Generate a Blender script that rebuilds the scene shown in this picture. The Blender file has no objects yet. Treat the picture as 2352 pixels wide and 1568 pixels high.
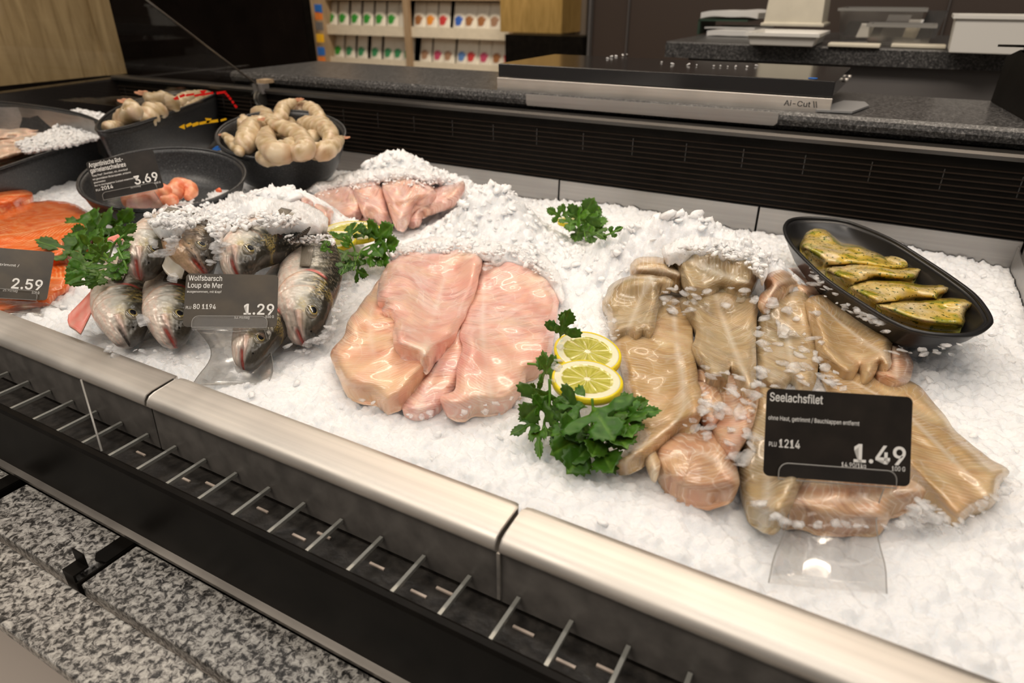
import bpy, math, random
import numpy as np
from mathutils import Vector, geometry
random.seed(5); rng = np.random.default_rng(11)
SC = bpy.context.scene; COL = SC.collection

# ------------------------------------------------------------------ camera geometry (metres; z=0 is the tray level, the shop floor is 0.92 below)
FPX = 1545.0; TH = math.radians(27.5); YAW = math.radians(29)
FH = np.array([-math.sin(YAW), math.cos(YAW), 0.]); RT = np.array([math.cos(YAW), math.sin(YAW), 0.]); ZZ = np.array([0, 0, 1.])
FW = math.cos(TH) * FH - math.sin(TH) * ZZ; UP = math.sin(TH) * FH + math.cos(TH) * ZZ
CAM = np.array([0, 0, .30])
def ray(px, py):
    px = np.asarray(px, float)[..., None]; py = np.asarray(py, float)[..., None]
    return FW + RT * (px - 1176) / FPX + UP * (784 - py) / FPX
def P(px, py, z):                      # the place where the thing seen at that spot stands, at height z
    r = ray(px, py); t = (np.asarray(z)[..., None] - CAM[2]) / r[..., 2:3]; return CAM + r * t
def PY(px, py, Y):
    r = ray(px, py); return CAM + r * (Y / r[..., 1:2])
def PX(px, py, X):
    r = ray(px, py); return CAM + r * (X / r[..., 0:1])

# ------------------------------------------------------------------ ice relief
MOUNDS = [(-.665, .575, .062, .095, .060), (-.60, .60, .02, .05, .05), (-.655, .815, .078, .085, .055), (-.53, .80, .035, .06, .05),
          (-.425, .715, .072, .064, .055), (-.37, .66, .018, .05, .04), (-.165, .680, .082, .078, .050), (-.075, .665, .030, .05, .05), (-.24, .66, .02, .05, .06),
          (-.05, .47, .016, .10, .09), (-.29, .46, .010, .10, .09), (.05, .86, .012, .03, .03), (-.80, .62, .01, .06, .08)]
def H(x, y):
    h = .030 - .020 * np.clip((y - .27) / .55, 0, 1) + .006 * np.sin(x * 17 + 1) * np.sin(y * 21) * np.clip((y - .27) / .1, 0, 1)
    for cx, cy, a, sx, sy in MOUNDS:
        h = h + a * np.exp(-((x - cx) / sx) ** 2 - ((y - cy) / sy) ** 2)
    return h
# heap map: what already lies on the ice
GX0, GX1, GY0, GY1, GS = -1.5, .30, .20, 1.1, .004
gnx, gny = int((GX1 - GX0) / GS), int((GY1 - GY0) / GS)
gx = GX0 + (np.arange(gnx) + .5) * GS; gy = GY0 + (np.arange(gny) + .5) * GS
GXX, GYY = np.meshgrid(gx, gy)
HEAP = H(GXX, GYY)
SMOOTH = HEAP.copy()
COVER = np.zeros_like(HEAP)
def blur(a, n=3, r=3):
    for _ in range(n):
        b = np.pad(a, r, mode='edge')
        c = np.cumsum(np.pad(b, ((1, 0), (0, 0))), 0); b = (c[2 * r + 1:] - c[:-2 * r - 1]) / (2 * r + 1)
        c = np.cumsum(np.pad(b, ((0, 0), (1, 0))), 1); a = (c[:, 2 * r + 1:] - c[:, :-2 * r - 1]) / (2 * r + 1)
    return a
def samp(A, x, y):
    u = np.clip((x - GX0) / GS - .5, 0, gnx - 1.001); v = np.clip((y - GY0) / GS - .5, 0, gny - 1.001)
    i = u.astype(int); j = v.astype(int); fu = u - i; fv = v - j
    return (A[j, i] * (1 - fu) + A[j, i + 1] * fu) * (1 - fv) + (A[j + 1, i] * (1 - fu) + A[j + 1, i + 1] * fu) * fv
def splat(x, y, z, cover=True):
    global SMOOTH
    i = ((np.asarray(x) - GX0) / GS).astype(int); j = ((np.asarray(y) - GY0) / GS).astype(int)
    ok = (i > 0) & (i < gnx - 1) & (j > 0) & (j < gny - 1)
    tmp = np.full_like(HEAP, -1.)
    np.maximum.at(tmp, (j[ok], i[ok]), np.asarray(z)[ok])
    f = tmp.copy()
    for dj in (-1, 0, 1):
        for di in (-1, 0, 1):
            f = np.maximum(f, np.roll(np.roll(tmp, dj, 0), di, 1) - (0 if di == dj == 0 else .0005))
    np.maximum(HEAP, f, out=HEAP)
    if cover: COVER[f > 0] = 1
    SMOOTH = np.maximum(blur(HEAP, 3, 2), HEAP - .004)
def hit(px, py, off, A=None):          # where the sight line meets the heap plus off
    px = np.atleast_1d(np.asarray(px, float)); py = np.atleast_1d(np.asarray(py, float))
    off = np.broadcast_to(np.asarray(off, float), px.shape)
    F = (lambda x, y: H(x, y)) if A is None else (lambda x, y: samp(A, x, y))
    zs = np.linspace(.20, -.02, 90); prev = np.full(px.shape, .20); out = np.full(px.shape, -.02); done = np.zeros(px.shape, bool)
    for z in zs:
        p = P(px, py, np.full(px.shape, z)); hh = F(p[:, 0], p[:, 1]) + off
        new = (~done) & (z <= hh); out[new] = z; done |= new
    lo = out.copy(); hi = out + (zs[0] - zs[1])
    for _ in range(10):
        m = (lo + hi) / 2; p = P(px, py, m); above = m > F(p[:, 0], p[:, 1]) + off
        hi = np.where(above, m, hi); lo = np.where(above, lo, m)
    return P(px, py, lo)

# ------------------------------------------------------------------ mesh / object helpers
def tag(o, label=None, cat=None, group=None, kind=None):
    if label: o['label'] = label
    if cat: o['category'] = cat
    if group: o['group'] = group
    if kind: o['kind'] = kind
    return o
def empty(name, loc, label, cat, group=None):
    o = bpy.data.objects.new(name, None); COL.objects.link(o); o.location = loc; o.empty_display_size = .02
    return tag(o, label, cat, group)
def mk(name, V, F, mat, parent=None, smooth=True, col=None, fib=None, mats=None, mi=None, bevel=0):
    V = np.asarray(V, float).reshape(-1, 3)
    if parent is not None: org = np.array(parent.location)
    else: org = np.array([V[:, 0].mean(), V[:, 1].mean(), V[:, 2].min()])
    me = bpy.data.meshes.new(name)
    if isinstance(F, np.ndarray) and F.ndim == 2:
        n = F.shape[1]; me.vertices.add(len(V)); me.vertices.foreach_set('co', (V - org).ravel())
        me.loops.add(F.size); me.loops.foreach_set('vertex_index', F.ravel().astype(np.int32))
        me.polygons.add(len(F)); me.polygons.foreach_set('loop_start', np.arange(0, F.size, n, dtype=np.int32))
        try: me.polygons.foreach_set('loop_total', np.full(len(F), n, np.int32))
        except Exception: pass
        me.update(calc_edges=True); me.validate()
    else:
        me.from_pydata((V - org).tolist(), [], [list(map(int, f)) for f in F]); me.update()
    if smooth: me.polygons.foreach_set('use_smooth', np.ones(len(me.polygons), bool))
    if col is not None:
        a = me.color_attributes.new('Col', 'FLOAT_COLOR', 'POINT'); c = np.ones((len(V), 4)); c[:, :3] = col; a.data.foreach_set('color', c.ravel())
    if fib is not None:
        a = me.attributes.new('fib', 'FLOAT_VECTOR', 'POINT'); c = np.zeros((len(V), 3)); c[:, :fib.shape[1]] = fib; a.data.foreach_set('vector', c.ravel())
    for m in (mats or [mat]): me.materials.append(m)
    if mi is not None: me.polygons.foreach_set('material_index', np.asarray(mi, np.int32))
    o = bpy.data.objects.new(name, me); COL.objects.link(o)
    if parent is not None:
        o.parent = parent
        if parent.parent is not None: o.location = (0, 0, 0)
    else: o.location = org
    if bevel:
        b = o.modifiers.new('b', 'BEVEL'); b.width = bevel; b.segments = 3; b.limit_method = 'ANGLE'
        me.polygons.foreach_set('use_smooth', np.zeros(len(me.polygons), bool))
    return o
def sub(name, V, F, mat, part, root, **k):     # sub-part: geometry given in world metres, root at root.location
    o = mk(name, V, F, mat, root, **k); o.parent = part
    return o
def box(x0, x1, y0, y1, z0, z1):
    V = [(x, y, z) for z in (z0, z1) for y in (y0, y1) for x in (x0, x1)]
    return V, [(0, 2, 3, 1), (4, 5, 7, 6), (0, 1, 5, 4), (2, 6, 7, 3), (0, 4, 6, 2), (1, 3, 7, 5)]
def joinm(parts):
    V = []; F = []
    for v, f in parts:
        n = len(V); V += [tuple(a) for a in v]; F += [tuple(i + n for i in q) for q in f]
    return V, F
def extrude_poly(poly, d):             # poly: list of 3D pts (planar), d: thickness vector
    n = len(poly); d = np.asarray(d); V = [np.asarray(p) for p in poly] + [np.asarray(p) + d for p in poly]
    F = [tuple(range(n))[::-1], tuple(range(n, 2 * n))] + [(i, (i + 1) % n, n + (i + 1) % n, n + i) for i in range(n)]
    return V, F
def prof_x(prof, x0, x1):              # (y,z) profile extruded along X
    return extrude_poly([(x0, y, z) for y, z in prof], (x1 - x0, 0, 0))
def catmull(pts, n, closed=False):
    p = np.asarray(pts, float); N = len(p); out = []
    segs = N if closed else N - 1
    for i in range(segs):
        if closed: a, b, c, d = p[i - 1], p[i], p[(i + 1) % N], p[(i + 2) % N]
        else: a, b, c, d = p[max(i - 1, 0)], p[i], p[i + 1], p[min(i + 2, N - 1)]
        for t in np.arange(n) / n:
            out.append(.5 * ((2 * b) + (c - a) * t + (2 * a - 5 * b + 4 * c - d) * t * t + (3 * b - a - 3 * c + d) * t ** 3))
    if not closed: out.append(p[-1])
    return np.array(out)
def noise2(x, y, seed, oct=3, f=1.0):
    r = np.random.default_rng(seed); v = 0; a = 1
    for _ in range(oct):
        for k in range(5):
            th = r.uniform(0, 2 * math.pi); ph = r.uniform(0, 6.28); ff = f * r.uniform(.7, 1.4)
            v = v + a * .35 * np.sin((x * math.cos(th) + y * math.sin(th)) * ff * 6.28 + ph)
        a *= .55; f *= 2.1
    return v
def tube(path, rad, n=8, cap=True, flat=1.0):
    path = np.asarray(path, float); m = len(path); rad = np.broadcast_to(rad, (m,)); V = []; F = []
    T = np.gradient(path, axis=0); T /= np.linalg.norm(T, axis=1)[:, None] + 1e-12
    ref = np.array([0, 0, 1.]) if abs(T[0][2]) < .9 else np.array([1., 0, 0])
    for i in range(m):
        a = np.cross(T[i], ref); a /= np.linalg.norm(a) + 1e-9; b = np.cross(a, T[i]); ref = b
        for k in range(n):
            t = 2 * math.pi * k / n; V.append(path[i] + (a * math.cos(t) + b * math.sin(t) * flat) * rad[i])
    for i in range(m - 1):
        for k in range(n): F.append((i * n + k, i * n + (k + 1) % n, (i + 1) * n + (k + 1) % n, (i + 1) * n + k))
    if cap: F.append(tuple(range(n))[::-1]); F.append(tuple((m - 1) * n + k for k in range(n)))
    return V, F

# ------------------------------------------------------------------ materials
def newmat(name):
    m = bpy.data.materials.new(name); m.use_nodes = True; nt = m.node_tree
    return m, nt, nt.nodes['Principled BSDF']
def N(nt, t, **k):
    n = nt.nodes.new(t)
    for a, v in k.items():
        if a.startswith('i_'): n.inputs[a[2:].replace('_', ' ')].default_value = v
        else: setattr(n, a, v)
    return n
def ramp(nt, src, stops):
    r = nt.nodes.new('ShaderNodeValToRGB'); e = r.color_ramp.elements
    while len(e) > len(stops): e.remove(e[-1])
    while len(e) < len(stops): e.new(.5)
    for q, (p, c) in zip(e, stops): q.position = p; q.color = c if len(c) == 4 else (*c, 1)
    nt.links.new(src, r.inputs[0]); return r.outputs[0]
def g(v): return (v, v, v, 1)
def bump(nt, b, src, strength, dist=.001):
    n = N(nt, 'ShaderNodeBump'); n.inputs['Strength'].default_value = strength; n.inputs['Distance'].default_value = dist
    nt.links.new(src, n.inputs['Height'])
    if b.inputs['Normal'].is_linked: nt.links.new(b.inputs['Normal'].links[0].from_socket, n.inputs['Normal'])
    nt.links.new(n.outputs[0], b.inputs['Normal']); return n
def plain(name, c, rough=.5, metal=0, nz=0, nscale=30, spec=.5, bs=0, **k):
    m, nt, b = newmat(name); b.inputs['Base Color'].default_value = (*c, 1); b.inputs['Roughness'].default_value = rough
    b.inputs['Metallic'].default_value = metal; b.inputs['Specular IOR Level'].default_value = spec
    for a, v in k.items(): b.inputs[a.replace('_', ' ')].default_value = v
    if nz or bs:
        tc = N(nt, 'ShaderNodeTexCoord'); no = N(nt, 'ShaderNodeTexNoise'); no.inputs['Scale'].default_value = nscale; no.inputs['Detail'].default_value = 6
        nt.links.new(tc.outputs['Object'], no.inputs['Vector'])
        if nz:
            cc = ramp(nt, no.outputs[0], [(.3, tuple(max(0, x * (1 - nz)) for x in c)), (.7, tuple(min(1, x * (1 + nz)) for x in c))])
            nt.links.new(cc, b.inputs['Base Color'])
        if bs: bump(nt, b, no.outputs[0], bs)
    return m
def steel(name, c, rough, sc=(3, 220, 220), var=.12, bs=.08):
    m, nt, b = newmat(name); b.inputs['Metallic'].default_value = 1
    tc = N(nt, 'ShaderNodeTexCoord'); mp = N(nt, 'ShaderNodeMapping'); mp.inputs['Scale'].default_value = sc
    no = N(nt, 'ShaderNodeTexNoise'); no.inputs['Scale'].default_value = 1; no.inputs['Detail'].default_value = 4
    n2 = N(nt, 'ShaderNodeTexNoise'); n2.inputs['Scale'].default_value = 14; n2.inputs['Detail'].default_value = 5
    nt.links.new(tc.outputs['Object'], mp.inputs[0]); nt.links.new(mp.outputs[0], no.inputs['Vector']); nt.links.new(tc.outputs['Object'], n2.inputs['Vector'])
    mix = N(nt, 'ShaderNodeMath', operation='MULTIPLY'); nt.links.new(no.outputs[0], mix.inputs[0]); nt.links.new(n2.outputs[0], mix.inputs[1])
    nt.links.new(ramp(nt, mix.outputs[0], [(.1, tuple(x * (1 - var) for x in c)), (.4, tuple(min(1, x * (1 + var)) for x in c))]), b.inputs['Base Color'])
    nt.links.new(ramp(nt, n2.outputs[0], [(.3, g(rough * .8)), (.7, g(rough * 1.2))]), b.inputs['Roughness'])
    bump(nt, b, no.outputs[0], bs, .0003); return m
def granite(name, stops, scale=900, rough=.25, detail=3):
    m, nt, b = newmat(name); tc = N(nt, 'ShaderNodeTexCoord')
    v = N(nt, 'ShaderNodeTexNoise'); v.inputs['Scale'].default_value = scale; v.inputs['Detail'].default_value = detail; v.inputs['Roughness'].default_value = .65; v.inputs['Distortion'].default_value = .6
    nt.links.new(tc.outputs['Object'], v.inputs['Vector'])
    nt.links.new(ramp(nt, v.outputs[0], stops), b.inputs['Base Color']); b.inputs['Roughness'].default_value = rough; return m
def fillet_mat(name, cols, line=(.9, .85, .8), line2=None, freq=210, chev=1.1, lw=.10, lamt=.5, rough=.28, sss=.25, spots=None, nz=26, bstr=.5, streak=.75, thread=.3):
    """wet fish flesh: cloudy base colours, chevron muscle lines following the fibre attribute, thin pale skin threads"""
    m, nt, b = newmat(name); L = nt.links.new
    at = N(nt, 'ShaderNodeAttribute', attribute_name='fib'); sp = N(nt, 'ShaderNodeSeparateXYZ'); L(at.outputs['Vector'], sp.inputs[0])
    tc = N(nt, 'ShaderNodeTexCoord')
    no = N(nt, 'ShaderNodeTexNoise'); no.inputs['Scale'].default_value = nz; no.inputs['Detail'].default_value = 5; L(at.outputs['Vector'], no.inputs['Vector'])
    base = ramp(nt, no.outputs[0], [(.28 + .44 * i / (len(cols) - 1), c) for i, c in enumerate(cols)])
    nb = N(nt, 'ShaderNodeTexNoise'); nb.inputs['Scale'].default_value = 70; nb.inputs['Detail'].default_value = 3; L(at.outputs['Vector'], nb.inputs['Vector'])
    ab = N(nt, 'ShaderNodeMath', operation='ABSOLUTE'); L(sp.outputs[1], ab.inputs[0])
    m1 = N(nt, 'ShaderNodeMath', operation='MULTIPLY'); m1.inputs[1].default_value = chev; L(ab.outputs[0], m1.inputs[0])
    a1 = N(nt, 'ShaderNodeMath', operation='ADD'); L(sp.outputs[0], a1.inputs[0]); L(m1.outputs[0], a1.inputs[1])
    a2 = N(nt, 'ShaderNodeMath', operation='MULTIPLY_ADD'); a2.inputs[1].default_value = .0055; L(nb.outputs[0], a2.inputs[0]); L(a1.outputs[0], a2.inputs[2])
    lo_ = N(nt, 'ShaderNodeTexNoise'); lo_.inputs['Scale'].default_value = 17; lo_.inputs['Detail'].default_value = 2; L(at.outputs['Vector'], lo_.inputs['Vector'])
    a3 = N(nt, 'ShaderNodeMath', operation='MULTIPLY_ADD'); a3.inputs[1].default_value = .016; L(lo_.outputs[0], a3.inputs[0]); L(a2.outputs[0], a3.inputs[2]); a2 = a3
    fr = N(nt, 'ShaderNodeMath', operation='MULTIPLY'); fr.inputs[1].default_value = freq; L(a2.outputs[0], fr.inputs[0])
    fc = N(nt, 'ShaderNodeMath', operation='FRACT'); L(fr.outputs[0], fc.inputs[0])
    cx = N(nt, 'ShaderNodeCombineXYZ'); k1 = N(nt, 'ShaderNodeMath', operation='MULTIPLY'); k1.inputs[1].default_value = freq * .75; L(a2.outputs[0], k1.inputs[0]); k2_ = N(nt, 'ShaderNodeMath', operation='MULTIPLY'); k2_.inputs[1].default_value = 38; L(sp.outputs[1], k2_.inputs[0]); L(k1.outputs[0], cx.inputs[0]); L(k2_.outputs[0], cx.inputs[1])
    sn = N(nt, 'ShaderNodeTexNoise'); sn.inputs['Scale'].default_value = 1; sn.inputs['Detail'].default_value = 4; L(cx.outputs[0], sn.inputs['Vector'])
    sr = ramp(nt, sn.outputs[0], [(.30, (.60, .46, .42)), (.48, (.98, .93, .90)), (.66, (1.0, 1.0, 1.0))]); sm = N(nt, 'ShaderNodeMixRGB', blend_type='MULTIPLY'); sm.inputs[0].default_value = streak; L(base, sm.inputs[1]); L(sr, sm.inputs[2]); base = sm.outputs[0]
    lines = ramp(nt, fc.outputs[0], [(0, g(1)), (lw, g(.15)), (.5, g(0)), (1 - lw, g(.15)), (1, g(1))])
    n3 = N(nt, 'ShaderNodeTexNoise'); n3.inputs['Scale'].default_value = 80; n3.inputs['Detail'].default_value = 4; L(at.outputs['Vector'], n3.inputs['Vector'])
    brk = ramp(nt, n3.outputs[0], [(.40, g(.06 * lamt)), (.62, g(lamt))])
    ml = N(nt, 'ShaderNodeMath', operation='MULTIPLY'); L(lines, ml.inputs[0]); L(brk, ml.inputs[1])
    mx = N(nt, 'ShaderNodeMixRGB'); L(ml.outputs[0], mx.inputs[0]); L(base, mx.inputs[1]); mx.inputs[2].default_value = (*line, 1)
    out = mx.outputs[0]
    if line2:   # darker vessel lines shifted half a period
        f2 = N(nt, 'ShaderNodeMath', operation='ADD'); f2.inputs[1].default_value = .45; L(fr.outputs[0], f2.inputs[0])
        f3 = N(nt, 'ShaderNodeMath', operation='FRACT'); L(f2.outputs[0], f3.inputs[0])
        l2 = ramp(nt, f3.outputs[0], [(0, g(.6)), (.14, g(0)), (.86, g(0)), (1, g(.6))])
        n4 = N(nt, 'ShaderNodeTexNoise'); n4.inputs['Scale'].default_value = 30; n4.inputs['Detail'].default_value = 3; L(tc.outputs['Object'], n4.inputs['Vector'])
        k2 = ramp(nt, n4.outputs[0], [(.45, g(0)), (.62, g(1))])
        m4 = N(nt, 'ShaderNodeMath', operation='MULTIPLY'); L(l2, m4.inputs[0]); L(k2, m4.inputs[1])
        mx2 = N(nt, 'ShaderNodeMixRGB'); L(m4.outputs[0], mx2.inputs[0]); L(out, mx2.inputs[1]); mx2.inputs[2].default_value = (*line2, 1); out = mx2.outputs[0]
    # centre line
    cl = ramp(nt, ab.outputs[0], [(0, g(.55 * lamt)), (.0022, g(0))]); mc = N(nt, 'ShaderNodeMixRGB'); L(cl, mc.inputs[0]); L(out, mc.inputs[1]); mc.inputs[2].default_value = (*line, 1); out = mc.outputs[0]
    # pale threads
    v = N(nt, 'ShaderNodeTexVoronoi', feature='DISTANCE_TO_EDGE'); v.inputs['Scale'].default_value = 38
    nw = N(nt, 'ShaderNodeTexNoise'); nw.inputs['Scale'].default_value = 25; L(at.outputs['Vector'], nw.inputs['Vector'])
    vm = N(nt, 'ShaderNodeVectorMath', operation='MULTIPLY_ADD'); vm.inputs[1].default_value = (.03, .03, .03); L(nw.outputs['Color'], vm.inputs[0]); L(at.outputs['Vector'], vm.inputs[2]); L(vm.outputs[0], v.inputs['Vector'])
    th = ramp(nt, v.outputs['Distance'], [(0, g(thread)), (.035, g(0))]); mt = N(nt, 'ShaderNodeMixRGB'); L(th, mt.inputs[0]); L(out, mt.inputs[1]); mt.inputs[2].default_value = (*[min(1, q * 1.05) for q in line], 1); out = mt.outputs[0]
    if spots:
        for (scol, sc, lo, hi, smin) in spots:
            s = N(nt, 'ShaderNodeTexNoise'); s.inputs['Scale'].default_value = sc; s.inputs['Detail'].default_value = 2.5; L(tc.outputs['Object'], s.inputs['Vector'])
            k = ramp(nt, s.outputs[0], [(lo, g(0)), (hi, g(smin))]); q = N(nt, 'ShaderNodeMixRGB'); L(k, q.inputs[0]); L(out, q.inputs[1]); q.inputs[2].default_value = (*scol, 1); out = q.outputs[0]
    L(out, b.inputs['Base Color']); b.inputs['Roughness'].default_value = rough
    b.inputs['Subsurface Weight'].default_value = sss; b.inputs['Subsurface Radius'].default_value = (.008, .004, .002); b.inputs['Subsurface Scale'].default_value = 1
    b.inputs['Coat Weight'].default_value = .5; b.inputs['Coat Roughness'].default_value = .08
    hs = N(nt, 'ShaderNodeMath', operation='MULTIPLY_ADD'); hs.inputs[1].default_value = -.5; L(lines, hs.inputs[0]); L(sn.outputs[0], hs.inputs[2])
    bump(nt, b, hs.outputs[0], bstr, .0005)
    fn = N(nt, 'ShaderNodeTexNoise'); fn.inputs['Scale'].default_value = 420; fn.inputs['Detail'].default_value = 3; L(tc.outputs['Object'], fn.inputs['Vector']); bump(nt, b, fn.outputs[0], .35, .0005)
    return m

# ice: cloudy white crushed ice, wet sheen
def ice_mat(name, c=(.90, .915, .94), trans=0.0, rough=.27, sss=.75, rad=.020):
    m, nt, b = newmat(name); tc = N(nt, 'ShaderNodeTexCoord')
    n1 = N(nt, 'ShaderNodeTexNoise'); n1.inputs['Scale'].default_value = 40; n1.inputs['Detail'].default_value = 6; nt.links.new(tc.outputs['Object'], n1.inputs['Vector'])
    v = N(nt, 'ShaderNodeTexVoronoi'); v.inputs['Scale'].default_value = 170; nt.links.new(tc.outputs['Object'], v.inputs['Vector'])
    nt.links.new(ramp(nt, n1.outputs[0], [(.3, tuple(x * .93 for x in c)), (.65, c)]), b.inputs['Base Color'])
    b.inputs['Roughness'].default_value = rough; b.inputs['IOR'].default_value = 1.31
    b.inputs['Subsurface Weight'].default_value = sss; b.inputs['Subsurface Radius'].default_value = (rad * .9, rad, rad * 1.08); b.inputs['Subsurface Scale'].default_value = 1
    b.inputs['Transmission Weight'].default_value = trans
    bump(nt, b, v.outputs['Distance'], .45, .0014)
    n2 = N(nt, 'ShaderNodeTexNoise'); n2.inputs['Scale'].default_value = 600; n2.inputs['Detail'].default_value = 4; nt.links.new(tc.outputs['Object'], n2.inputs['Vector']); bump(nt, b, n2.outputs[0], .8, .0009)
    return m
M = {}
M['ice'] = ice_mat('crushed_ice'); M['chunk'] = ice_mat('ice_chunk', (.96, .965, .97), .30, .22, .9)
def veil_ice(name):
    m = ice_mat(name, (.97, .97, .97), .0, .15, .4, .002); nt = m.node_tree; b = nt.nodes['Principled BSDF']; tr = N(nt, 'ShaderNodeBsdfTransparent'); tr.inputs[0].default_value = (.97, .97, .97, 1); mx = N(nt, 'ShaderNodeMixShader')
    tc = N(nt, 'ShaderNodeTexCoord'); no = N(nt, 'ShaderNodeTexNoise'); no.inputs['Scale'].default_value = 140; nt.links.new(tc.outputs['Object'], no.inputs['Vector']); nt.links.new(ramp(nt, no.outputs[0], [(.35, g(.10)), (.65, g(.42))]), mx.inputs[0])
    nt.links.new(tr.outputs[0], mx.inputs[1]); nt.links.new(b.outputs[0], mx.inputs[2]); nt.links.new(mx.outputs[0], nt.nodes['Material Output'].inputs['Surface']); return m
M['chunk'] = veil_ice('translucent_ice_chip'); M['crumb'] = ice_mat('ice_crumb', (.97, .975, .98), .0, .2, .6, .0035)
M['lip'] = steel('brushed_steel', (.68, .64, .59), .52)
M['backlip'] = steel('grey_steel', (.42, .405, .39), .45)
M['darksteel'] = steel('dull_dark_steel', (.36, .33, .30), .45, var=.2)
M['black'] = plain('black_plastic', (.006, .005, .004), .42, nz=.4, spec=.09)
M['blackgloss'] = plain('black_laminate', (.008, .006, .005), .18, nz=.3, nscale=8, spec=.2)
M['gutter'] = plain('wet_black_channel', (.022, .019, .016), .4, nz=.6, nscale=160, bs=.6)
M['bar'] = steel('galvanised_bar', (.45, .46, .44), .35)
M['graystone'] = granite('speckled_grey_granite', [(.38, (.015, .014, .013)), (.45, (.08, .075, .07)), (.53, (.32, .305, .28)), (.66, (.52, .50, .46))], 240, .35, 5)
M['darkstone'] = granite('dark_granite', [(.36, (.014, .014, .014)), (.50, (.055, .053, .052)), (.60, (.13, .127, .124)), (.72, (.34, .33, .32))], 330, .30, 5)
M['tile'] = plain('beige_tile', (.55, .49, .43), .4, nz=.12, nscale=20)
def thin_clear(name, tint, rough, f0, f1):
    m, nt, b = newmat(name); tr = N(nt, 'ShaderNodeBsdfTransparent'); tr.inputs[0].default_value = (*tint, 1); gl = N(nt, 'ShaderNodeBsdfGlossy'); gl.inputs['Roughness'].default_value = rough
    lw = N(nt, 'ShaderNodeLayerWeight'); lw.inputs['Blend'].default_value = .35; mr = N(nt, 'ShaderNodeMapRange'); mr.inputs['To Min'].default_value = f0; mr.inputs['To Max'].default_value = f1
    mx = N(nt, 'ShaderNodeMixShader'); L = nt.links.new; L(lw.outputs['Fresnel'], mr.inputs[0]); L(mr.outputs[0], mx.inputs[0]); L(tr.outputs[0], mx.inputs[1]); L(gl.outputs[0], mx.inputs[2]); L(mx.outputs[0], nt.nodes['Material Output'].inputs['Surface']); return m
M['glass'] = thin_clear('clear_glass', (.96, .96, .95), .02, .012, .35)
M['acryl'] = thin_clear('clear_acrylic', (.975, .97, .965), .08, .010, .20)
M['acryl2'] = thin_clear('frosted_clear_plastic', (.93, .92, .90), .22, .09, .45)
M['edge'] = plain('pale_rim_painted_glint', (.30, .29, .27), .25)  # pale grey paints light caught by clear edges; also colours box rims
M['card'] = plain('black_card', (.016, .012, .009), .42, nz=.35, nscale=60, spec=.25)
M['card_refl'] = plain('card_painted_reflection', (.040, .028, .014), .34, nz=.5, nscale=45, spec=.4)  # brown tint paints a wood reflection onto the black card
M['print'] = plain('white_print', (.80, .78, .74), .5)
M['darkprint'] = plain('dark_print', (.05, .05, .05), .5)
M['bowl'] = granite('speckled_black_melamine', [(.35, (.018, .018, .019)), (.6, (.040, .042, .044)), (.70, (.075, .075, .075)), (.76, (.16, .15, .14))], 420, .36, 2)
M['dish'] = plain('matt_black_melamine', (.012, .012, .013), .30, spec=.5)
M['rind'] = plain('lemon_rind', (.93, .70, .02), .35, nz=.06, nscale=300, bs=.25, Subsurface_Weight=.15)
M['white'] = plain('white_plastic', (.82, .80, .75), .4)
M['cream'] = plain('cream_plastic', (.78, .72, .58), .45, nz=.05)
M['paper'] = plain('white_paper', (.80, .79, .77), .6)
M['red'] = plain('red_reflection', (.75, .01, .01), .4); M['yellow'] = plain('yellow_reflection', (.9, .50, .01), .4); M['blue'] = plain('blue_reflection', (.02, .15, .55), .4)
M['orange'] = plain('orange_plastic', (.8, .22, .03), .4); M['grey'] = plain('grey_panel', (.16, .15, .145), .4)
def wood_mat(name, c1, c2, sc=(6, 6, .8)):
    m, nt, b = newmat(name); tc = N(nt, 'ShaderNodeTexCoord'); mp = N(nt, 'ShaderNodeMapping'); mp.inputs['Scale'].default_value = sc
    no = N(nt, 'ShaderNodeTexNoise'); no.inputs['Scale'].default_value = 7; no.inputs['Detail'].default_value = 8; no.inputs['Distortion'].default_value = 1.2
    nt.links.new(tc.outputs['Object'], mp.inputs[0]); nt.links.new(mp.outputs[0], no.inputs['Vector'])
    nt.links.new(ramp(nt, no.outputs[0], [(.3, c1), (.7, c2)]), b.inputs['Base Color']); b.inputs['Roughness'].default_value = .5
    bump(nt, b, no.outputs[0], .15); return m
M['oak'] = wood_mat('oak_veneer', (.24, .165, .075), (.42, .31, .16)); M['oak2'] = wood_mat('warm_oak_board', (.30, .19, .05), (.46, .30, .10))
M['frame'] = wood_mat('shelf_wood', (.34, .24, .14), (.48, .35, .22))
# flesh kinds
M['tilapia'] = fillet_mat('peach_fillet_flesh', [(.84, .58, .34), (.86, .56, .36), (.80, .44, .30), (.74, .36, .27)], line=(.95, .80, .66), freq=330, chev=.35, lw=.26, lamt=.6, thread=.32, spots=[((.74, .28, .20), 13, .50, .66, .6), ((.92, .72, .42), 11, .54, .70, .6)], bstr=.35)
M['pinkfil'] = fillet_mat('rosy_fillet_flesh', [(.86, .60, .44), (.84, .52, .42), (.80, .44, .38), (.76, .36, .33)], line=(.96, .84, .76), freq=300, chev=.45, lw=.28, lamt=.7, thread=.38, spots=[((.90, .72, .52), 12, .50, .7, .6), ((.78, .30, .24), 15, .52, .68, .6)], bstr=.35)
M['backfil'] = fillet_mat('dusky_pink_flesh', [(.86, .60, .42), (.80, .48, .36), (.74, .44, .40), (.84, .64, .46)], line=(.92, .78, .70), freq=260, chev=.6, lw=.25, lamt=.6, bstr=.35)
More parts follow.
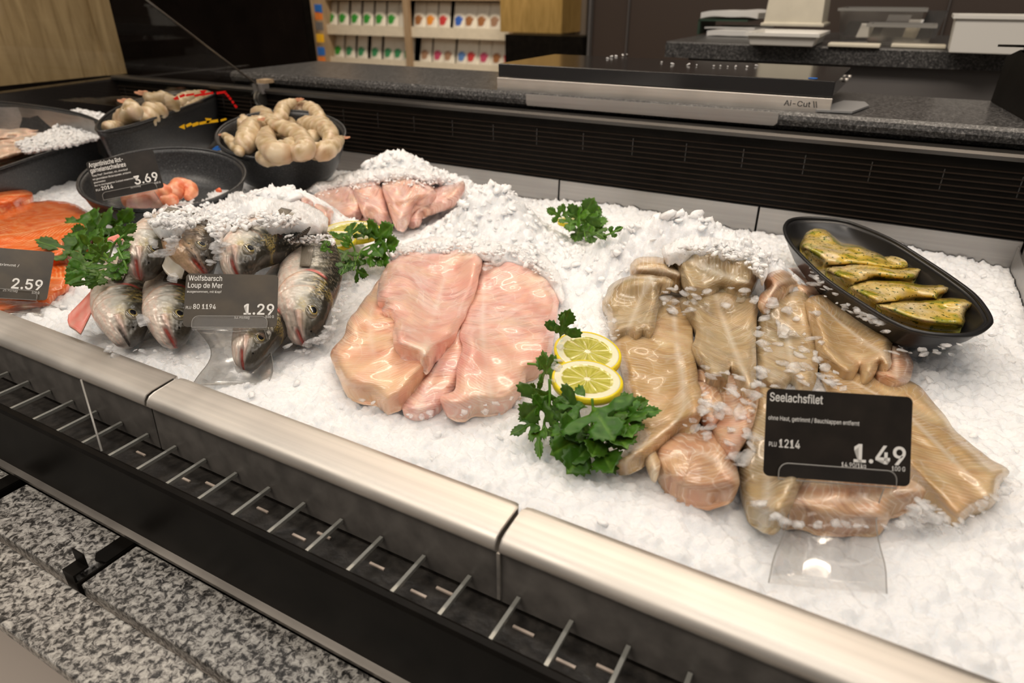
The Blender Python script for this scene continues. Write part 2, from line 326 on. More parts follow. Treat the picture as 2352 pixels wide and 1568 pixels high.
M['pollock'] = fillet_mat('beige_fillet_flesh', [(.40, .26, .115), (.54, .37, .17), (.48, .32, .15), (.62, .45, .24)], line=(.86, .80, .70), line2=(.30, .26, .22), freq=250, chev=.38, lw=.08, lamt=.75, streak=.6, bstr=.7, thread=.2, spots=[((.70, .40, .22), 16, .56, .7, .5), ((.76, .62, .38), 22, .55, .72, .6)])
M['pollock2'] = fillet_mat('grey_beige_fillet_flesh', [(.34, .25, .125), (.48, .36, .19), (.40, .31, .175), (.55, .42, .24)], line=(.86, .82, .72), line2=(.26, .24, .22), freq=270, chev=.55, lw=.08, lamt=.75, streak=.6, bstr=.7, thread=.2, spots=[((.68, .46, .24), 20, .54, .7, .5)])
M['pollpink'] = fillet_mat('pale_pink_cut_flesh', [(.62, .43, .25), (.62, .40, .24), (.56, .31, .19), (.68, .51, .32)], line=(.92, .82, .70), freq=230, chev=.5, lw=.16, lamt=.6, spots=[((.66, .30, .22), 18, .56, .7, .5)])
M['salmon'] = fillet_mat('salmon_flesh', [(.68, .085, .003), (.78, .115, .005), (.82, .14, .007), (.70, .08, .004)], line=(.96, .50, .24), freq=170, chev=.9, lw=.26, lamt=1.0, thread=.1, sss=.12, streak=.15)
M['marin'] = fillet_mat('herb_marinated_flesh', [(.74, .60, .38), (.68, .50, .16), (.66, .52, .24), (.80, .66, .48)], line=(.80, .70, .5), freq=150, chev=.3, lw=.15, lamt=.3, rough=.15, streak=.3, spots=[((.60, .40, .02), 34, .46, .56, .8), ((.20, .25, .02), 55, .53, .63, .75), ((.025, .07, .008), 300, .60, .64, .9)], bstr=.3)
M['white_fil'] = fillet_mat('pale_fillet_flesh', [(.86, .70, .54), (.86, .66, .50), (.82, .54, .40), (.88, .76, .60)], line=(.94, .88, .82), freq=200, chev=.6, lamt=.5, streak=.35)
# things coloured by their own pigment map
def colmat(name, rough=.3, sss=.1, coat=.4, scale_bump=0, metal=0, nscale=500, bs=.3, sheen=None):
    m, nt, b = newmat(name); a = N(nt, 'ShaderNodeAttribute', attribute_name='Col'); nt.links.new(a.outputs['Color'], b.inputs['Base Color'])
    b.inputs['Roughness'].default_value = rough; b.inputs['Subsurface Weight'].default_value = sss; b.inputs['Subsurface Radius'].default_value = (.004, .002, .001); b.inputs['Subsurface Scale'].default_value = 1
    b.inputs['Coat Weight'].default_value = coat; b.inputs['Coat Roughness'].default_value = .12; b.inputs['Metallic'].default_value = metal
    tc = N(nt, 'ShaderNodeTexCoord')
    if scale_bump:
        f = N(nt, 'ShaderNodeAttribute', attribute_name='fib'); v = N(nt, 'ShaderNodeTexVoronoi'); v.inputs['Scale'].default_value = scale_bump; nt.links.new(f.outputs['Vector'], v.inputs['Vector']); bump(nt, b, v.outputs['Distance'], .6, .0008); rr = ramp(nt, v.outputs['Distance'], [(.0, (1.12, 1.12, 1.12)), (.55, (.62, .60, .56))]); mm = N(nt, 'ShaderNodeMixRGB', blend_type='MULTIPLY'); mm.inputs[0].default_value = .45; nt.links.new(a.outputs['Color'], mm.inputs[1]); nt.links.new(rr, mm.inputs[2]); nt.links.new(mm.outputs[0], b.inputs['Base Color'])
    n2 = N(nt, 'ShaderNodeTexNoise'); n2.inputs['Scale'].default_value = nscale; nt.links.new(tc.outputs['Object'], n2.inputs['Vector']); bump(nt, b, n2.outputs[0], bs, .0005)
    return m
M['bass'] = colmat('silver_fish_skin', .33, .05, .35, 420, .10)
M['eye'] = colmat('fish_eye', .08, 0, 1.0, 0, 0, 50, 0)
M['fin'] = colmat('fish_fin', .35, .1, .3)
M['leaf'] = colmat('parsley_leaf', .42, .05, .0, 0, 0, 260, .6); M['leaf'].node_tree.nodes['Principled BSDF'].inputs['Specular IOR Level'].default_value = .35
M['stem'] = plain('parsley_stem', (.10, .24, .02), .35)
M['shrimp'] = colmat('raw_prawn_flesh', .38, .2, .3, 0, 0, 150, .5)
M['lemon'] = colmat('lemon_flesh', .18, .35, .6, 0, 0, 350, .35)
M['pouch'] = colmat('printed_pouch', .45, 0, 0, 0, 0, 30, 0)

# ================================================================== THE CASE
XL, XR = -1.53, .16
JO = [-1.34, -1.04, -.74, -.44, -.14, .16]
def lip_profile():
    return [(.270, .020), (.268, .0355), (.266, .0372), (.262, .0378), (.243, .0362), (.239, .0350), (.2362, .0320), (.2352, .0285), (.2362, .0265), (.2385, .0262), (.2385, .0240), (.262, .0240)]
def rounded_strip(x0, x1):             # folded front lip with rounded ends towards the ice
    V = []; F = []; pr = lip_profile(); n = len(pr); xs = [x0, x0 + .0015, x0 + .004, x0 + .009, x1 - .009, x1 - .004, x1 - .0015, x1]
    cut = [.008, .0045, .0015, 0, 0, .0015, .0045, .008]
    for x, c in zip(xs, cut):
        for y, z in pr: V.append((x, min(y, .270 - c), z))
    for i in range(len(xs) - 1):
        for k in range(n): F.append((i * n + k, i * n + (k + 1) % n, (i + 1) * n + (k + 1) % n, (i + 1) * n + k))
    F.append(tuple(range(n))); F.append(tuple((len(xs) - 1) * n + k for k in range(n))[::-1])
    return V, F
TL = {(-1.34, -1.04): 'far steel ice tray at the left end under the black bowls', (-1.04, -.74): 'steel ice tray under the salmon fillet and red prawn bowl',
      (-.74, -.44): 'steel ice tray under the whole sea bass', (-.44, -.14): 'middle steel ice tray under the pink fillets',
      (-.14, .16): 'right steel ice tray under the beige fillets and oval dish', (.16, .46): 'steel ice tray past the oval dish at the right edge'}
FP = plain('dull_grey_front_panel', (.115, .105, .095), .45, nz=.3, nscale=60)
for a, c in list(zip(JO[:-1], JO[1:])) + [(.16, .46)]:
    t = empty('ice_tray', ((a + c) / 2, .6, -.05), TL[(a, c)], 'tray', 'steel ice trays side by side in the counter')
    V, F = rounded_strip(a + .0012, c - .0012); mk('front_lip', V, F, M['lip'], t, mats=None)
    V, F = prof_x([(.2390, .0245), (.2375, -.012), (.2395, -.012), (.2405, .0245)], a + .0008, c - .0008); mk('front_panel', V, F, FP, t, smooth=False)
    V, F = prof_x([(.943, -.04), (.945, .040), (.9475, .0405), (.949, .039), (.949, -.04)], a + .0015, c - .0015); mk('back_lip', V, F, M['backlip'], t, smooth=False)
    V, F = box(a + .001, c - .001, .24, .945, -.05, -.04); mk('tray_base', V, F, M['darksteel'], t, smooth=False)
t = empty('joint_strip', (-.14, .2372, 0), 'thin pale joint strip between middle and right tray fronts', 'strip')
V, F = box(-.1408, -.1388, .2362, .2378, -.010, .0255); mk('joint_cover', V, F, M['lip'], t, smooth=False)
V, F = extrude_poly([(.1545, .265, -.03), (.1545, .943, -.03), (.1545, .943, .034), (.1545, .60, .030), (.1545, .265, .024)], (.0015, 0, 0))
tag(mk('tray_divider', V, F, M['backlip'], smooth=False), 'grey steel divider edge along the right end of the ice', 'divider')
# front air channel with bars
ch = empty('air_channel', (-.5, .22, -.04), 'black air return channel with steel bars below the front tray lips', 'channel')
V, F = joinm([box(-1.6, .5, .2055, .2370, -.0155, -.0140), box(-1.6, .5, .2385, .2405, -.045, -.012)]); mk('channel_floor', V, F, M['gutter'], ch, smooth=False)
BM = plain('galvanised_bar', (.36, .36, .33), .4, metal=.5)
SM = plain('slot_plate_painted_light', (.60, .50, .42), .45)  # tan paints the light reflected by steel in the channel slots
for i in range(-12, 30):
    x = -.0945 - .0325 * i
    if x < -1.2: break
    V, F = box(x - .0013, x + .0013, .2005, .2372, -.0045, -.0015); mk('bar', V, F, BM, ch, smooth=False, bevel=.0003)
for x, y, w in [(-.455, .226, .010), (-.40, .222, .011), (-.378, .227, .010), (-.325, .226, .010), (-.285, .219, .011), (-.272, .228, .011), (-.225, .224, .011), (-.19, .219, .011), (-.178, .228, .012),
                (-.125, .226, .013), (-.095, .219, .011), (-.075, .226, .012), (-.035, .224, .012), (.0, .219, .011), (.02, .227, .012)]:
    V, F = box(x, x + w, y, y + .0016, -.0139, -.0128); mk('slot_reflection', V, F, SM, ch, smooth=False)
q0 = P(np.array(186.), np.array(872.), np.array(.031)).reshape(3); q1 = P(np.array(234.), np.array(1036.), np.array(.0005)).reshape(3); q2 = q0 * 1.; q2[2] = -.012
gd = empty('channel_divider', tuple(q1), 'thin clear divider standing across the black channel at the left', 'divider')
V, F = extrude_poly([q0, q1, q2], (-.0012, 0, 0)); mk('pane', V, F, M['acryl'], gd, smooth=False)
V, F = tube([q0, q1], .0008, 6); mk('bright_edge', V, F, M['edge'], gd)
# black front board
fb = empty('front_board', (-.5, .2, -.07), 'long black board in front of the air channel', 'board')
V, F = prof_x([(.1985, -.068), (.1985, -.003), (.2000, -.0005), (.2035, 0), (.2055, -.0015), (.2055, -.068)], -1.6, .5); mk('board', V, F, M['black'], fb, smooth=False)
V, F = prof_x([(.1935, -.0675), (.1935, -.0645), (.1985, -.0635), (.1985, -.0675)], -1.6, .5); mk('foot_rail', V, F, M['darksteel'], fb, smooth=False)
# granite bumper slabs
for (a, c), lb in zip([(-1.3, -.594), (-.574, -.437), (-.428, .5)], ['grey granite slab at the far left of the front ledge', 'short grey granite slab between the two black brackets', 'long grey granite slab running right from the black bracket']):
    V, F = box(a, c, .1500, .1930, -.090, -.0675); tag(mk('granite_slab', V, F, M['graystone'], bevel=.0015), lb, 'slab', 'granite slabs along the front ledge')
V, F = box(-1.6, .5, .105, .1468, -.080, -.0695); tag(mk('granite_border', V, F, M['graystone'], bevel=.002), 'lowest grey granite border strip nearest the floor tiles', 'slab')
V, F = box(-1.6, .5, .15, .50, -.13, -.0905); tag(mk('ledge_support', V, F, M['black'], smooth=False), 'black support under the granite ledge', 'support')
for x, full, lb in [(-.433, 1, 'black bracket with raised clip, nearer one between granite slabs'), (-.585, 0, 'black bracket at the left edge between granite slabs')]:
    b = empty('bracket', (x, .17, -.07), lb, 'bracket', 'black brackets between the granite slabs')
    V, F = extrude_poly([(x - .011, .192, -.0672), (x + .004, .192, -.0672), (x + .004, .170, -.0672), (x - .006, .168, -.0672), (x - .011, .172, -.0672)], (0, 0, .0022)); mk('top_plate', V, F, M['black'], b, smooth=False)
    V, F = box(x + .003, x + .0045, .148, .192, -.085, -.066); mk('side_plate', V, F, M['black'], b, smooth=False)
    V, F = joinm([box(x - .012, x + .001, .149, .1505, -.085, -.061), box(x - .012, x + .001, .1505, .159, -.0625, -.061), box(x - .012, x + .001, .159, .1602, -.0625, -.050)]); mk('clip', V, F, M['black'], b, smooth=False)
# case end and rear grille
V, F = extrude_poly([(-1.53, .10, -.12), (-1.53, .10, .10), (-1.55, .70, .122), (-1.53, .96, .130), (-1.49, 1.30, .132), (-1.49, 1.30, -.12)], (-.03, 0, 0))
tag(mk('wall_left', V, F, M['blackgloss'], smooth=False), kind='structure')
V, F = box(-1.53, -1.34, .24, .95, -.05, -.03); tag(mk('end_shelf', V, F, M['blackgloss'], smooth=False), 'black shelf floor at the left end of the counter', 'shelf')
gr = empty('air_grille', (-.5, .96, 0), 'long black louvred air grille behind the ice', 'grille')
V, F = prof_x([(.9495, -.05), (.9495, .030), (.958, .128), (.975, .128), (.975, -.05)], -1.53, .5); mk('back_panel', V, F, M['black'], gr, smooth=False)
sl = []
for i in range(11):
    z = .044 + i * .0072; y = .9505 + (z - .03) * .087
    sl.append(prof_x([(y - .0035, z - .0012), (y - .0035, z - .0004), (y + .002, z + .0008), (y + .002, z)], -1.53, .5))
V, F = joinm(sl); mk('louvres', V, F, plain('black_slat', (.024, .016, .011), .45, spec=.15), gr, smooth=False)
rb = []
for i in range(26):
    x = -1.5 + i * .078; rb.append(box(x, x + .0012, .9545, .957, .056, .112))
RM = plain('steel_rod', (.035, .032, .03), .4)
for V, F in rb: mk('rod', V, F, RM, gr, smooth=False)
V, F = prof_x([(.950, .1285), (.948, .1335), (.952, .1365), (.975, .1365), (.975, .1285)], -1.53, .5); mk('top_rail', V, F, plain('dark_rail', (.06, .055, .05), .3, metal=.6), gr, smooth=False)
# service worktop
V, F = prof_x([(.985, .137), (.978, .143), (.976, .150), (.978, .156), (.984, .160), (1.225, .160), (1.225, .137)], -1.18, .5)
tag(mk('stone_worktop', V, F, M['darkstone'], smooth=False), 'dark speckled stone worktop behind the grille', 'worktop')
V, F = box(-1.18, .5, .98, 1.22, -.92, .136); tag(mk('worktop_base', V, F, M['black'], smooth=False), 'black base carrying the stone worktop', 'cabinet')
V, F = box(-1.6, .5, .62, .975, -.92, -.131); tag(mk('counter_base', V, F, M['black'], smooth=False), 'black base of the fish counter', 'cabinet')
V, F = box(-8, 5, -2, 9, -.94, -.92); f = mk('floor', V, F, M['tile'], smooth=False); tag(f, kind='structure')
# tile floor pattern
m = M['tile']; nt = m.node_tree; br = N(nt, 'ShaderNodeTexBrick'); br.offset = 0; br.inputs['Scale'].default_value = 1; br.inputs['Brick Width'].default_value = .6; br.inputs['Row Height'].default_value = .6; br.inputs['Mortar Size'].default_value = .004
tc = N(nt, 'ShaderNodeTexCoord'); nt.links.new(tc.outputs['Object'], br.inputs['Vector']); br.inputs['Color1'].default_value = (.80, .70, .61, 1); br.inputs['Color2'].default_value = (.77, .67, .59, 1); br.inputs['Mortar'].default_value = (.2, .17, .15, 1)
nt.links.new(br.outputs[0], nt.nodes['Principled BSDF'].inputs['Base Color'])

# ------------------------------------------------------------------ glass parts at the left
gp = empty('glass_side_pane', (-1.07, .9, .13), 'tilted clear glass side pane above the prawn bowls', 'glass')
V, F = extrude_poly([(-1.07, .952, .139), (-1.07, .930, .128), (-1.07, .72, .128), (-1.07, .40, .20), (-1.07, .30, .55), (-1.07, .412, .55)], (-.004, 0, 0)); mk('pane', V, F, M['glass'], gp, smooth=False)
V, F = extrude_poly([(-1.0695, .952, .139), (-1.0695, .412, .55), (-1.0695, .411, .5492), (-1.0695, .951, .1382)], (-.005, 0, 0)); mk('polished_edge', V, F, plain('glass_edge', (.10, .085, .07), .3), gp, smooth=False)
hg = empty('hinge_clamp', (-1.07, .95, .12), 'round grey metal hinge disc with tan clamp holding the glass pane', 'hinge')
c0 = PX(np.array(606.), np.array(226.), -1.065).reshape(3); c0 = c0 + np.array([0, 0, 0])
ring = [c0 + np.array([0, .014 * math.cos(a), .014 * math.sin(a)]) for a in np.linspace(0, 2 * math.pi, 33)[:-1]]
V, F = extrude_poly(ring, (-.007, 0, 0)); o = mk('disc', V, F, plain('grey_disc', (.10, .095, .085), .4, metal=.7), hg, bevel=.0008)
ring = [c0 + np.array([-.0072, .0145 * math.cos(a), .0145 * math.sin(a)]) for a in np.linspace(0, 2 * math.pi, 33)[:-1]]
V, F = extrude_poly(ring, (-.004, 0, 0)); mk('rim_ring', V, F, M['bar'], hg, smooth=False)
V, F = box(-1.085, -1.060, .945, .962, .128, .145); mk('clamp', V, F, M['grey'], hg, smooth=False)
V, F = box(-1.084, -1.061, .955, .985, .1452, .1515); mk('clamp_cap', V, F, M['frame'], hg, smooth=False)
# flat coloured pieces that paint reflections on the glass pane
def marks(name, col, quads, label):
    r = empty(name, (-1.068, .85, .12), label, 'painted_reflection')
    for q in quads:
        p = [PX(np.array(float(x)), np.array(float(y)), -1.0672).reshape(3) for x, y in q]
        V, F = extrude_poly(p, (-.0006, 0, 0)); mk('mark', V, F, col, r, smooth=False)
def dash(x0, y0, x1, y1, w):
    L_ = math.hypot(x1 - x0, y1 - y0); nx, ny = -(y1 - y0) / L_ * w / 2, (x1 - x0) / L_ * w / 2
    return [(x0 + nx, y0 + ny), (x1 + nx, y1 + ny), (x1 - nx, y1 - ny), (x0 - nx, y0 - ny)]
marks('arrow_reflection', M['red'], [[(398, 226), (408, 220), (412, 228), (402, 230)], dash(413, 222, 425, 218, 6), dash(427, 219, 446, 216, 5), dash(447, 220, 462, 217, 5), dash(462, 218, 490, 213, 5), [(459, 208), (475, 207), (470, 214), (463, 215)],
      dash(498, 214, 519, 211, 5), dash(517, 212, 521, 217, 5), dash(522, 218, 526, 222, 5), dash(527, 224, 531, 229, 5), dash(533, 232, 537, 237, 5), dash(539, 241, 544, 247, 5)], 'red dashed arrow reflection above the long prawn bowl, built as coloured pieces')
marks('arrow_reflection', M['yellow'], [[(411, 292), (424, 285), (425, 297)], dash(428, 290, 440, 284, 6), dash(442, 288, 456, 283, 7), dash(458, 284, 480, 279, 6), dash(474, 281, 501, 277, 6), [(471, 271), (486, 272), (482, 280), (476, 280)], dash(507, 277, 520, 273, 4)], 'yellow dashed arrow reflection in front of the long prawn bowl, built as coloured pieces')
p = [(480, 347), (490, 341), (497, 335), (505, 335), (500, 341), (511, 339), (511, 343), (496, 346), (490, 348)]
V, F = extrude_poly([PX(np.array(float(x)), np.array(float(y)), -1.0672).reshape(3) for x, y in p], (-.0006, 0, 0)); tag(mk('arrow_reflection', V, F, M['blue'], smooth=False), 'small coloured piece for a blue reflection between the round and red prawn bowls', 'painted_reflection')

# ------------------------------------------------------------------ background
def wall_poly(name, pts, d, mat, **k):
    V, F = extrude_poly(pts, d); return mk(name, V, F, mat, smooth=False, **k)
# oak cabinet standing beyond the case end
V, F = joinm([box(-2.3, -1.62, .62, 1.135, .10, 1.6)]); 
oc = empty('oak_cabinet', (-1.95, .9, -.9), 'light oak cladding block at the upper left', 'cabinet')
V, F = box(-2.5, -1.66, .45, 1.02, .124, 1.4); mk('oak_panel', V, F, M['oak'], oc, smooth=False)
V, F = box(-2.5, -1.652, 1.0203, 1.068, .124, 1.4); mk('corner_board', V, F, M['oak'], oc, smooth=False)
V, F = box(-2.5, -1.66, .45, 1.068, -.92, .1235); mk('plinth', V, F, M['blackgloss'], oc, smooth=False)
V, F = box(-3.2, -2.6, .2, 2.64, -.92, 2.4); tag(mk('wall_back_left', V, F, M['blackgloss'], smooth=False), kind='structure')
V, F = box(-2.6, -2.58, 1.07, 3.6, -.92, 2.4); mk('x', V, F, M['black']) if False else None
# black cabinet hiding the left of the shelf unit
a = PY(np.array(724.), np.array(100.), 2.7).reshape(3)
V, F = box(-3.6, a[0], 2.65, 2.7, -.92, 2.2); tag(mk('black_partition', V, F, M['black'], smooth=False), 'tall black partition left of the pouch shelves', 'partition')
V, F = box(-9, 5, 6.0, 6.05, -.92, 3); tag(mk('wall_back', V, F, plain('dark_brown_wall', (.030, .021, .016), .6), smooth=False), kind='structure')
# shelf unit with pouches, 4.5 m deep
YS = 4.5
def at(px, py, Y): return PY(np.array(float(px)), np.array(float(py)), Y).reshape(3)
xl = at(752, 80, YS)[0]; xr = at(1172, 80, YS)[0]; xm0, xm1 = at(934, 60, YS)[0], at(946, 60, YS)[0]
zs1 = at(960, 80, YS)[2]; zs2 = at(960, 158, YS)[2]; zt = at(960, 4, YS)[2]
su = empty('shelf_unit', ((xl + xr) / 2, YS, -.92), 'wooden shelf unit with two rows of printed pouches', 'shelf')
for nm, b in [('side_panel', box(xl - .04, xl, YS - .02, YS + .35, -.92, 1.6)), ('side_panel', box(xr, xr + .035, YS - .02, YS + .35, -.92, 1.6)), ('centre_post', box(xm0, xm1, YS - .035, YS + .0, -.92, 1.6)),
              ('shelf_board', box(xl, xr, YS, YS + .3, zs1 - .012, zs1 + .006)), ('shelf_board', box(xl, xr, YS, YS + .3, zs2 - .012, zs2 + .006)), ('shelf_board', box(xl, xr, YS, YS + .3, zt + .01, zt + .03)), ('back_board', box(xl, xr, YS + .3, YS + .31, -.92, 1.6))]:
    V, F = b; mk(nm, V, F, M['frame'] if nm != 'back_board' else M['black'], su, smooth=False)
for zz in (zs1, zs2):
    V, F = box(xl + .002, xm0 - .002, YS - .012, YS - .001, zz - .016, zz + .055); mk('price_rail', V, F, M['cream'], su, smooth=False)
    V, F = box(xm1 + .002, xr - .002, YS - .012, YS - .001, zz - .016, zz + .055); mk('price_rail', V, F, M['cream'], su, smooth=False)
def pouch(x, z, w, h, c, shape, label, grp):
    nx, nz = 15, 21; V = []; C = []
    for s in (0, 1):
        for j in range(nz):
            for i in range(nx):
                u = i / (nx - 1); v = j / (nz - 1); fat = .030 * math.sin(math.pi * u) ** .6 * (1 - v) ** .5 * min(1, v * 6 + .3)
                V.append((x + (u - .5) * w * (1 - .05 * v), YS + .045 + .05 * v + (fat if s else -fat), z + v * h))
                base = (.80, .76, .66); du = abs(u - .5)
                if shape and .28 < v < .60 and (du / (.30 if v > .42 else .30 - .9 * (.42 - v))) ** 2 < 1 and not (v > .52 and du > .16): base = c
                C.append(base)
    n = nx * nz; F = []
    for s in (0, 1):
        for j in range(nz - 1):
            for i in range(nx - 1):
                a = s * n + j * nx + i; q = (a, a + 1, a + nx + 1, a + nx); F.append(q if s == 0 else q[::-1])
    for j in range(nz - 1):
        F.append((j * nx, j * nx + nx, n + j * nx + nx, n + j * nx)); F.append((j * nx + nx - 1, n + j * nx + nx - 1, n + j * nx + 2 * nx - 1, j * nx + 2 * nx - 1))
    for i in range(nx - 1): F.append(((nz - 1) * nx + i, (nz - 1) * nx + i + 1, n + (nz - 1) * nx + i + 1, n + (nz - 1) * nx + i))
    tag(mk('pouch', V, F, M['pouch'], col=np.array(C)), label, 'pouch', grp)
G1, G2 = (.03, .30, .03), (.04, .26, .10); BR = (.32, .13, .04); OR = (.75, .28, .03); RD = (.55, .04, .04); BL = (.03, .12, .5); MG = (.5, .06, .14); TN = (.35, .2, .12)
rows = [(zs1, [(758, G1), (784, G1), (812, G1), (840, G1), (868, G1), (896, G1), (922, (.8, .76, .66))], [(958, BR), (985, OR), (1014, RD), (1050, BL), (1074, BR), (1102, BR), (1132, TN), (1162, BR)], 'upper'),
        (zs2, [(766, G1), (792, G2), (820, G2), (852, G2), (882, G2), (905, G2), (928, G2)], [(968, TN), (998, MG), (1022, TN), (1054, (.10, .22, .5)), (1076, RD), (1106, MG), (1136, BR), (1162, RD)], 'lower')]
nth = ['first', 'second', 'third', 'fourth', 'fifth', 'sixth', 'seventh', 'eighth']; cn = {G1: 'green', G2: 'dark green', BR: 'brown', OR: 'orange', RD: 'red', BL: 'blue', MG: 'magenta', TN: 'tan'}
for zz, lft, rgt, rn in rows:
    for half, L_ in (('left', lft), ('right', rgt)):
        for i, (px, c) in enumerate(L_):
            x = at(px + 4, 60, YS + .05)[0]; pouch(x, zz + .008, .112, .215, c, True, f'white {cn.get(c, "plain")}-print pouch, {nth[i]} from the left, {rn} shelf, {half} half', 'printed pouches on the wooden shelves')
nth = ['first', 'second', 'third', 'fourth', 'fifth', 'sixth', 'seventh', 'eighth']
# narrow coloured packs left of the shelf unit
for i, (py, c, nm) in enumerate([(20, M['blue'], 'blue'), (36, M['orange'], 'orange'), (60, M['grey'], 'grey'), (88, M['yellow'], 'yellow'), (118, M['blue'], 'deep blue'), (140, M['orange'], 'orange-red')]):
    a = at(727 + py * .07, py, 4.3); V, F = box(a[0] - .03, a[0] + .025, 4.3, 4.33, a[2] - .03, a[2] + .03)
    tag(mk('snack_pack', V, F, c, bevel=.004), f'{nm} pack, {nth[i]} from the top in the narrow column left of the shelves', 'pack', 'packs in the narrow column')
a = at(724, 60, 4.35); V, F = box(a[0] - .01, xl - .045, 4.35, 4.6, -.92, 1.6); tag(mk('pack_stand', V, F, M['frame'], smooth=False), 'narrow stand holding coloured packs beside the shelf unit', 'stand')
# warm oak cladding right of the shelves and black cabinet under it
a0, a1 = at(1176, 60, 4.3)[0], at(1290, 60, 4.3)[0]; zb = at(1250, 76, 4.3)[2]
V, F = box(xr + .036, a1, 4.3, 4.7, zb, 1.8); tag(mk('oak_cladding', V, F, M['oak2'], smooth=False), 'warm oak cladding right of the pouch shelves', 'cladding')
V, F = box(a0 + .06, at(1355, 80, 4.2)[0], 4.1, 4.29, -.92, zb - .002); tag(mk('black_cabinet', V, F, M['black'], smooth=False), 'low black cabinet under the warm oak cladding', 'cabinet')
V, F = box(at(1322, 40, 4.6)[0], at(1345, 40, 4.6)[0], 4.6, 4.63, -.92, 1.8); tag(mk('pale_post', V, F, plain('greige', (.20, .17, .14), .5), smooth=False), 'pale post between oak cladding and dark wall', 'post')
V, F = box(at(1356, 40, 2.6)[0], 3.0, 2.6, 2.66, -.92, 2.2); tag(mk('wall_rear', V, F, plain('dark_brown_panel', (.075, .052, .040), .5), smooth=False), kind='structure')
V, F = box(at(1354, 40, 2.58)[0], at(1359, 40, 2.58)[0], 2.57, 2.595, -.92, 2.2); tag(mk('reflection_line', V, F, M['grey'], smooth=False), kind='structure')  # grey strip paints a thin vertical reflection line
V, F = box(at(1440, 40, 2.58)[0], at(1442, 40, 2.58)[0], 2.585, 2.599, -.92, 2.2); tag(mk('trim_2', V, F, M['grey'], smooth=False), kind='structure')
V, F = box(at(2172, 40, 2.58)[0], at(2174, 40, 2.58)[0], 2.585, 2.599, -.92, 2.2); tag(mk('trim_3', V, F, M['grey'], smooth=False), kind='structure')
V, F = box(.9, 1.5, 2.3, 2.5, .52, .56); tag(mk('wall_shelf', V, F, M['oak2'], smooth=False), 'oak shelf edge glimpsed at the upper right corner', 'shelf')
# rear worktop
Yr = 1.7; p0 = at(1530, 95, Yr); p1 = at(1530, 131, Yr)
ztop, zbot = p0[2], p1[2]
V, F = prof_x([(Yr, zbot), (Yr, ztop - .003), (Yr + .003, ztop), (2.3, ztop), (2.3, zbot)], p0[0], 1.2); tag(mk('rear_worktop', V, F, M['darkstone'], smooth=False), 'dark stone rear worktop carrying boxes and papers', 'worktop')
V, F = box(p0[0] + .05, 1.2, Yr + .03, 2.3, -.92, zbot - .001); tag(mk('rear_cabinet', V, F, M['grey'], smooth=False), 'grey cabinet under the rear stone worktop', 'cabinet')
def onr(px, py): return P(np.array(float(px)), np.array(float(py)), np.array(ztop)).reshape(3)
def tub(name, px0, px1, pyb, depth, h, flare, mat, label, cat, lid=None, wall=.004, rot=0):
    a = onr(px0, pyb); c = onr(px1, pyb); cx = (a[0] + c[0]) / 2; w = abs(c[0] - a[0]); y = a[1]
    r = empty(name, (cx, y + depth / 2, ztop), label, cat)
    def ringp(s, z, dd=0): return [(cx - w / 2 * s - dd, y - dd + depth * (1 - s) / 2, z), (cx + w / 2 * s + dd, y - dd + depth * (1 - s) / 2, z), (cx + w / 2 * s + dd, y + depth * (1 + s) / 2 + dd, z), (cx - w / 2 * s - dd, y + depth * (1 + s) / 2 + dd, z)]
    rs = [ringp(1, ztop + .0008), ringp(1 + flare, ztop + h), ringp(1 + flare, ztop + h, -wall), ringp(1, ztop + .004, -wall)]
    V = [q for R_ in rs for q in R_]; F = [(3, 2, 1, 0), (12, 13, 14, 15)]
    for l in range(3):
        for k in range(4): F.append((l * 4 + k, l * 4 + (k + 1) % 4, l * 4 + 4 + (k + 1) % 4, l * 4 + 4 + k))
    mk('body', V, F, mat, r, bevel=.003 if wall > .003 else 0, smooth=False)
    ro = ringp(1 + flare, ztop + h - .002, .005); ri = ringp(1 + flare, ztop + h - .002, -wall); V = ro + ri + [(a_, b_, z_ + .006) for a_, b_, z_ in ro + ri]
    F = []
    for k in range(4):
        k2 = (k + 1) % 4; F += [(k, k2, 8 + k2, 8 + k), (4 + k, 12 + k, 12 + k2, 4 + k2), (8 + k, 8 + k2, 12 + k2, 12 + k), (k, 4 + k, 4 + k2, k2)]
    mk('rim', V, F, M['edge'] if mat is M['acryl2'] else mat, r, smooth=False); return r
tub('food_tray', 1722, 1876, 104, .16, .022, .10, M['white'], 'low white plastic tray under the cream tub on the rear worktop', 'tray')
a = onr(1745, 90); c = onr(1890, 90)
r = empty('storage_tub', ((a[0] + c[0]) / 2, a[1] + .07, ztop + .03), 'upside-down cream plastic tub standing on the white tray', 'tub')
V = []; F = []
for s, z in [(1.0, ztop + .030), (1.06, ztop + .030), (1.06, ztop + .036), (.97, ztop + .038), (.90, ztop + .125), (.90, ztop + .126), (.96, ztop + .127), (.96, ztop + .150), (.85, ztop + .152)]:
    w = (c[0] - a[0]) / 2 * s; d = .06 * s; cx = (a[0] + c[0]) / 2; cy = a[1] + .065
    V += [(cx - w, cy - d, z), (cx + w, cy - d, z), (cx + w, cy + d, z), (cx - w, cy + d, z)]
n = len(V) // 4
for l in range(n - 1):
    for k in range(4): F.append((l * 4 + k, l * 4 + (k + 1) % 4, l * 4 + 4 + (k + 1) % 4, l * 4 + 4 + k))
F += [(3, 2, 1, 0), tuple(range(4 * n - 4, 4 * n))]; mk('tub_body', V, F, M['cream'], r, bevel=.003, smooth=False)
tub('storage_tub', 2178, 2338, 122, .12, .062, .05, M['white'], 'white plastic tub at the right end of the rear worktop', 'tub')
tub('clear_box', 1925, 2100, 92, .16, .066, .10, M['acryl2'], 'large clear plastic box of cards on the rear worktop', 'box', wall=.002)
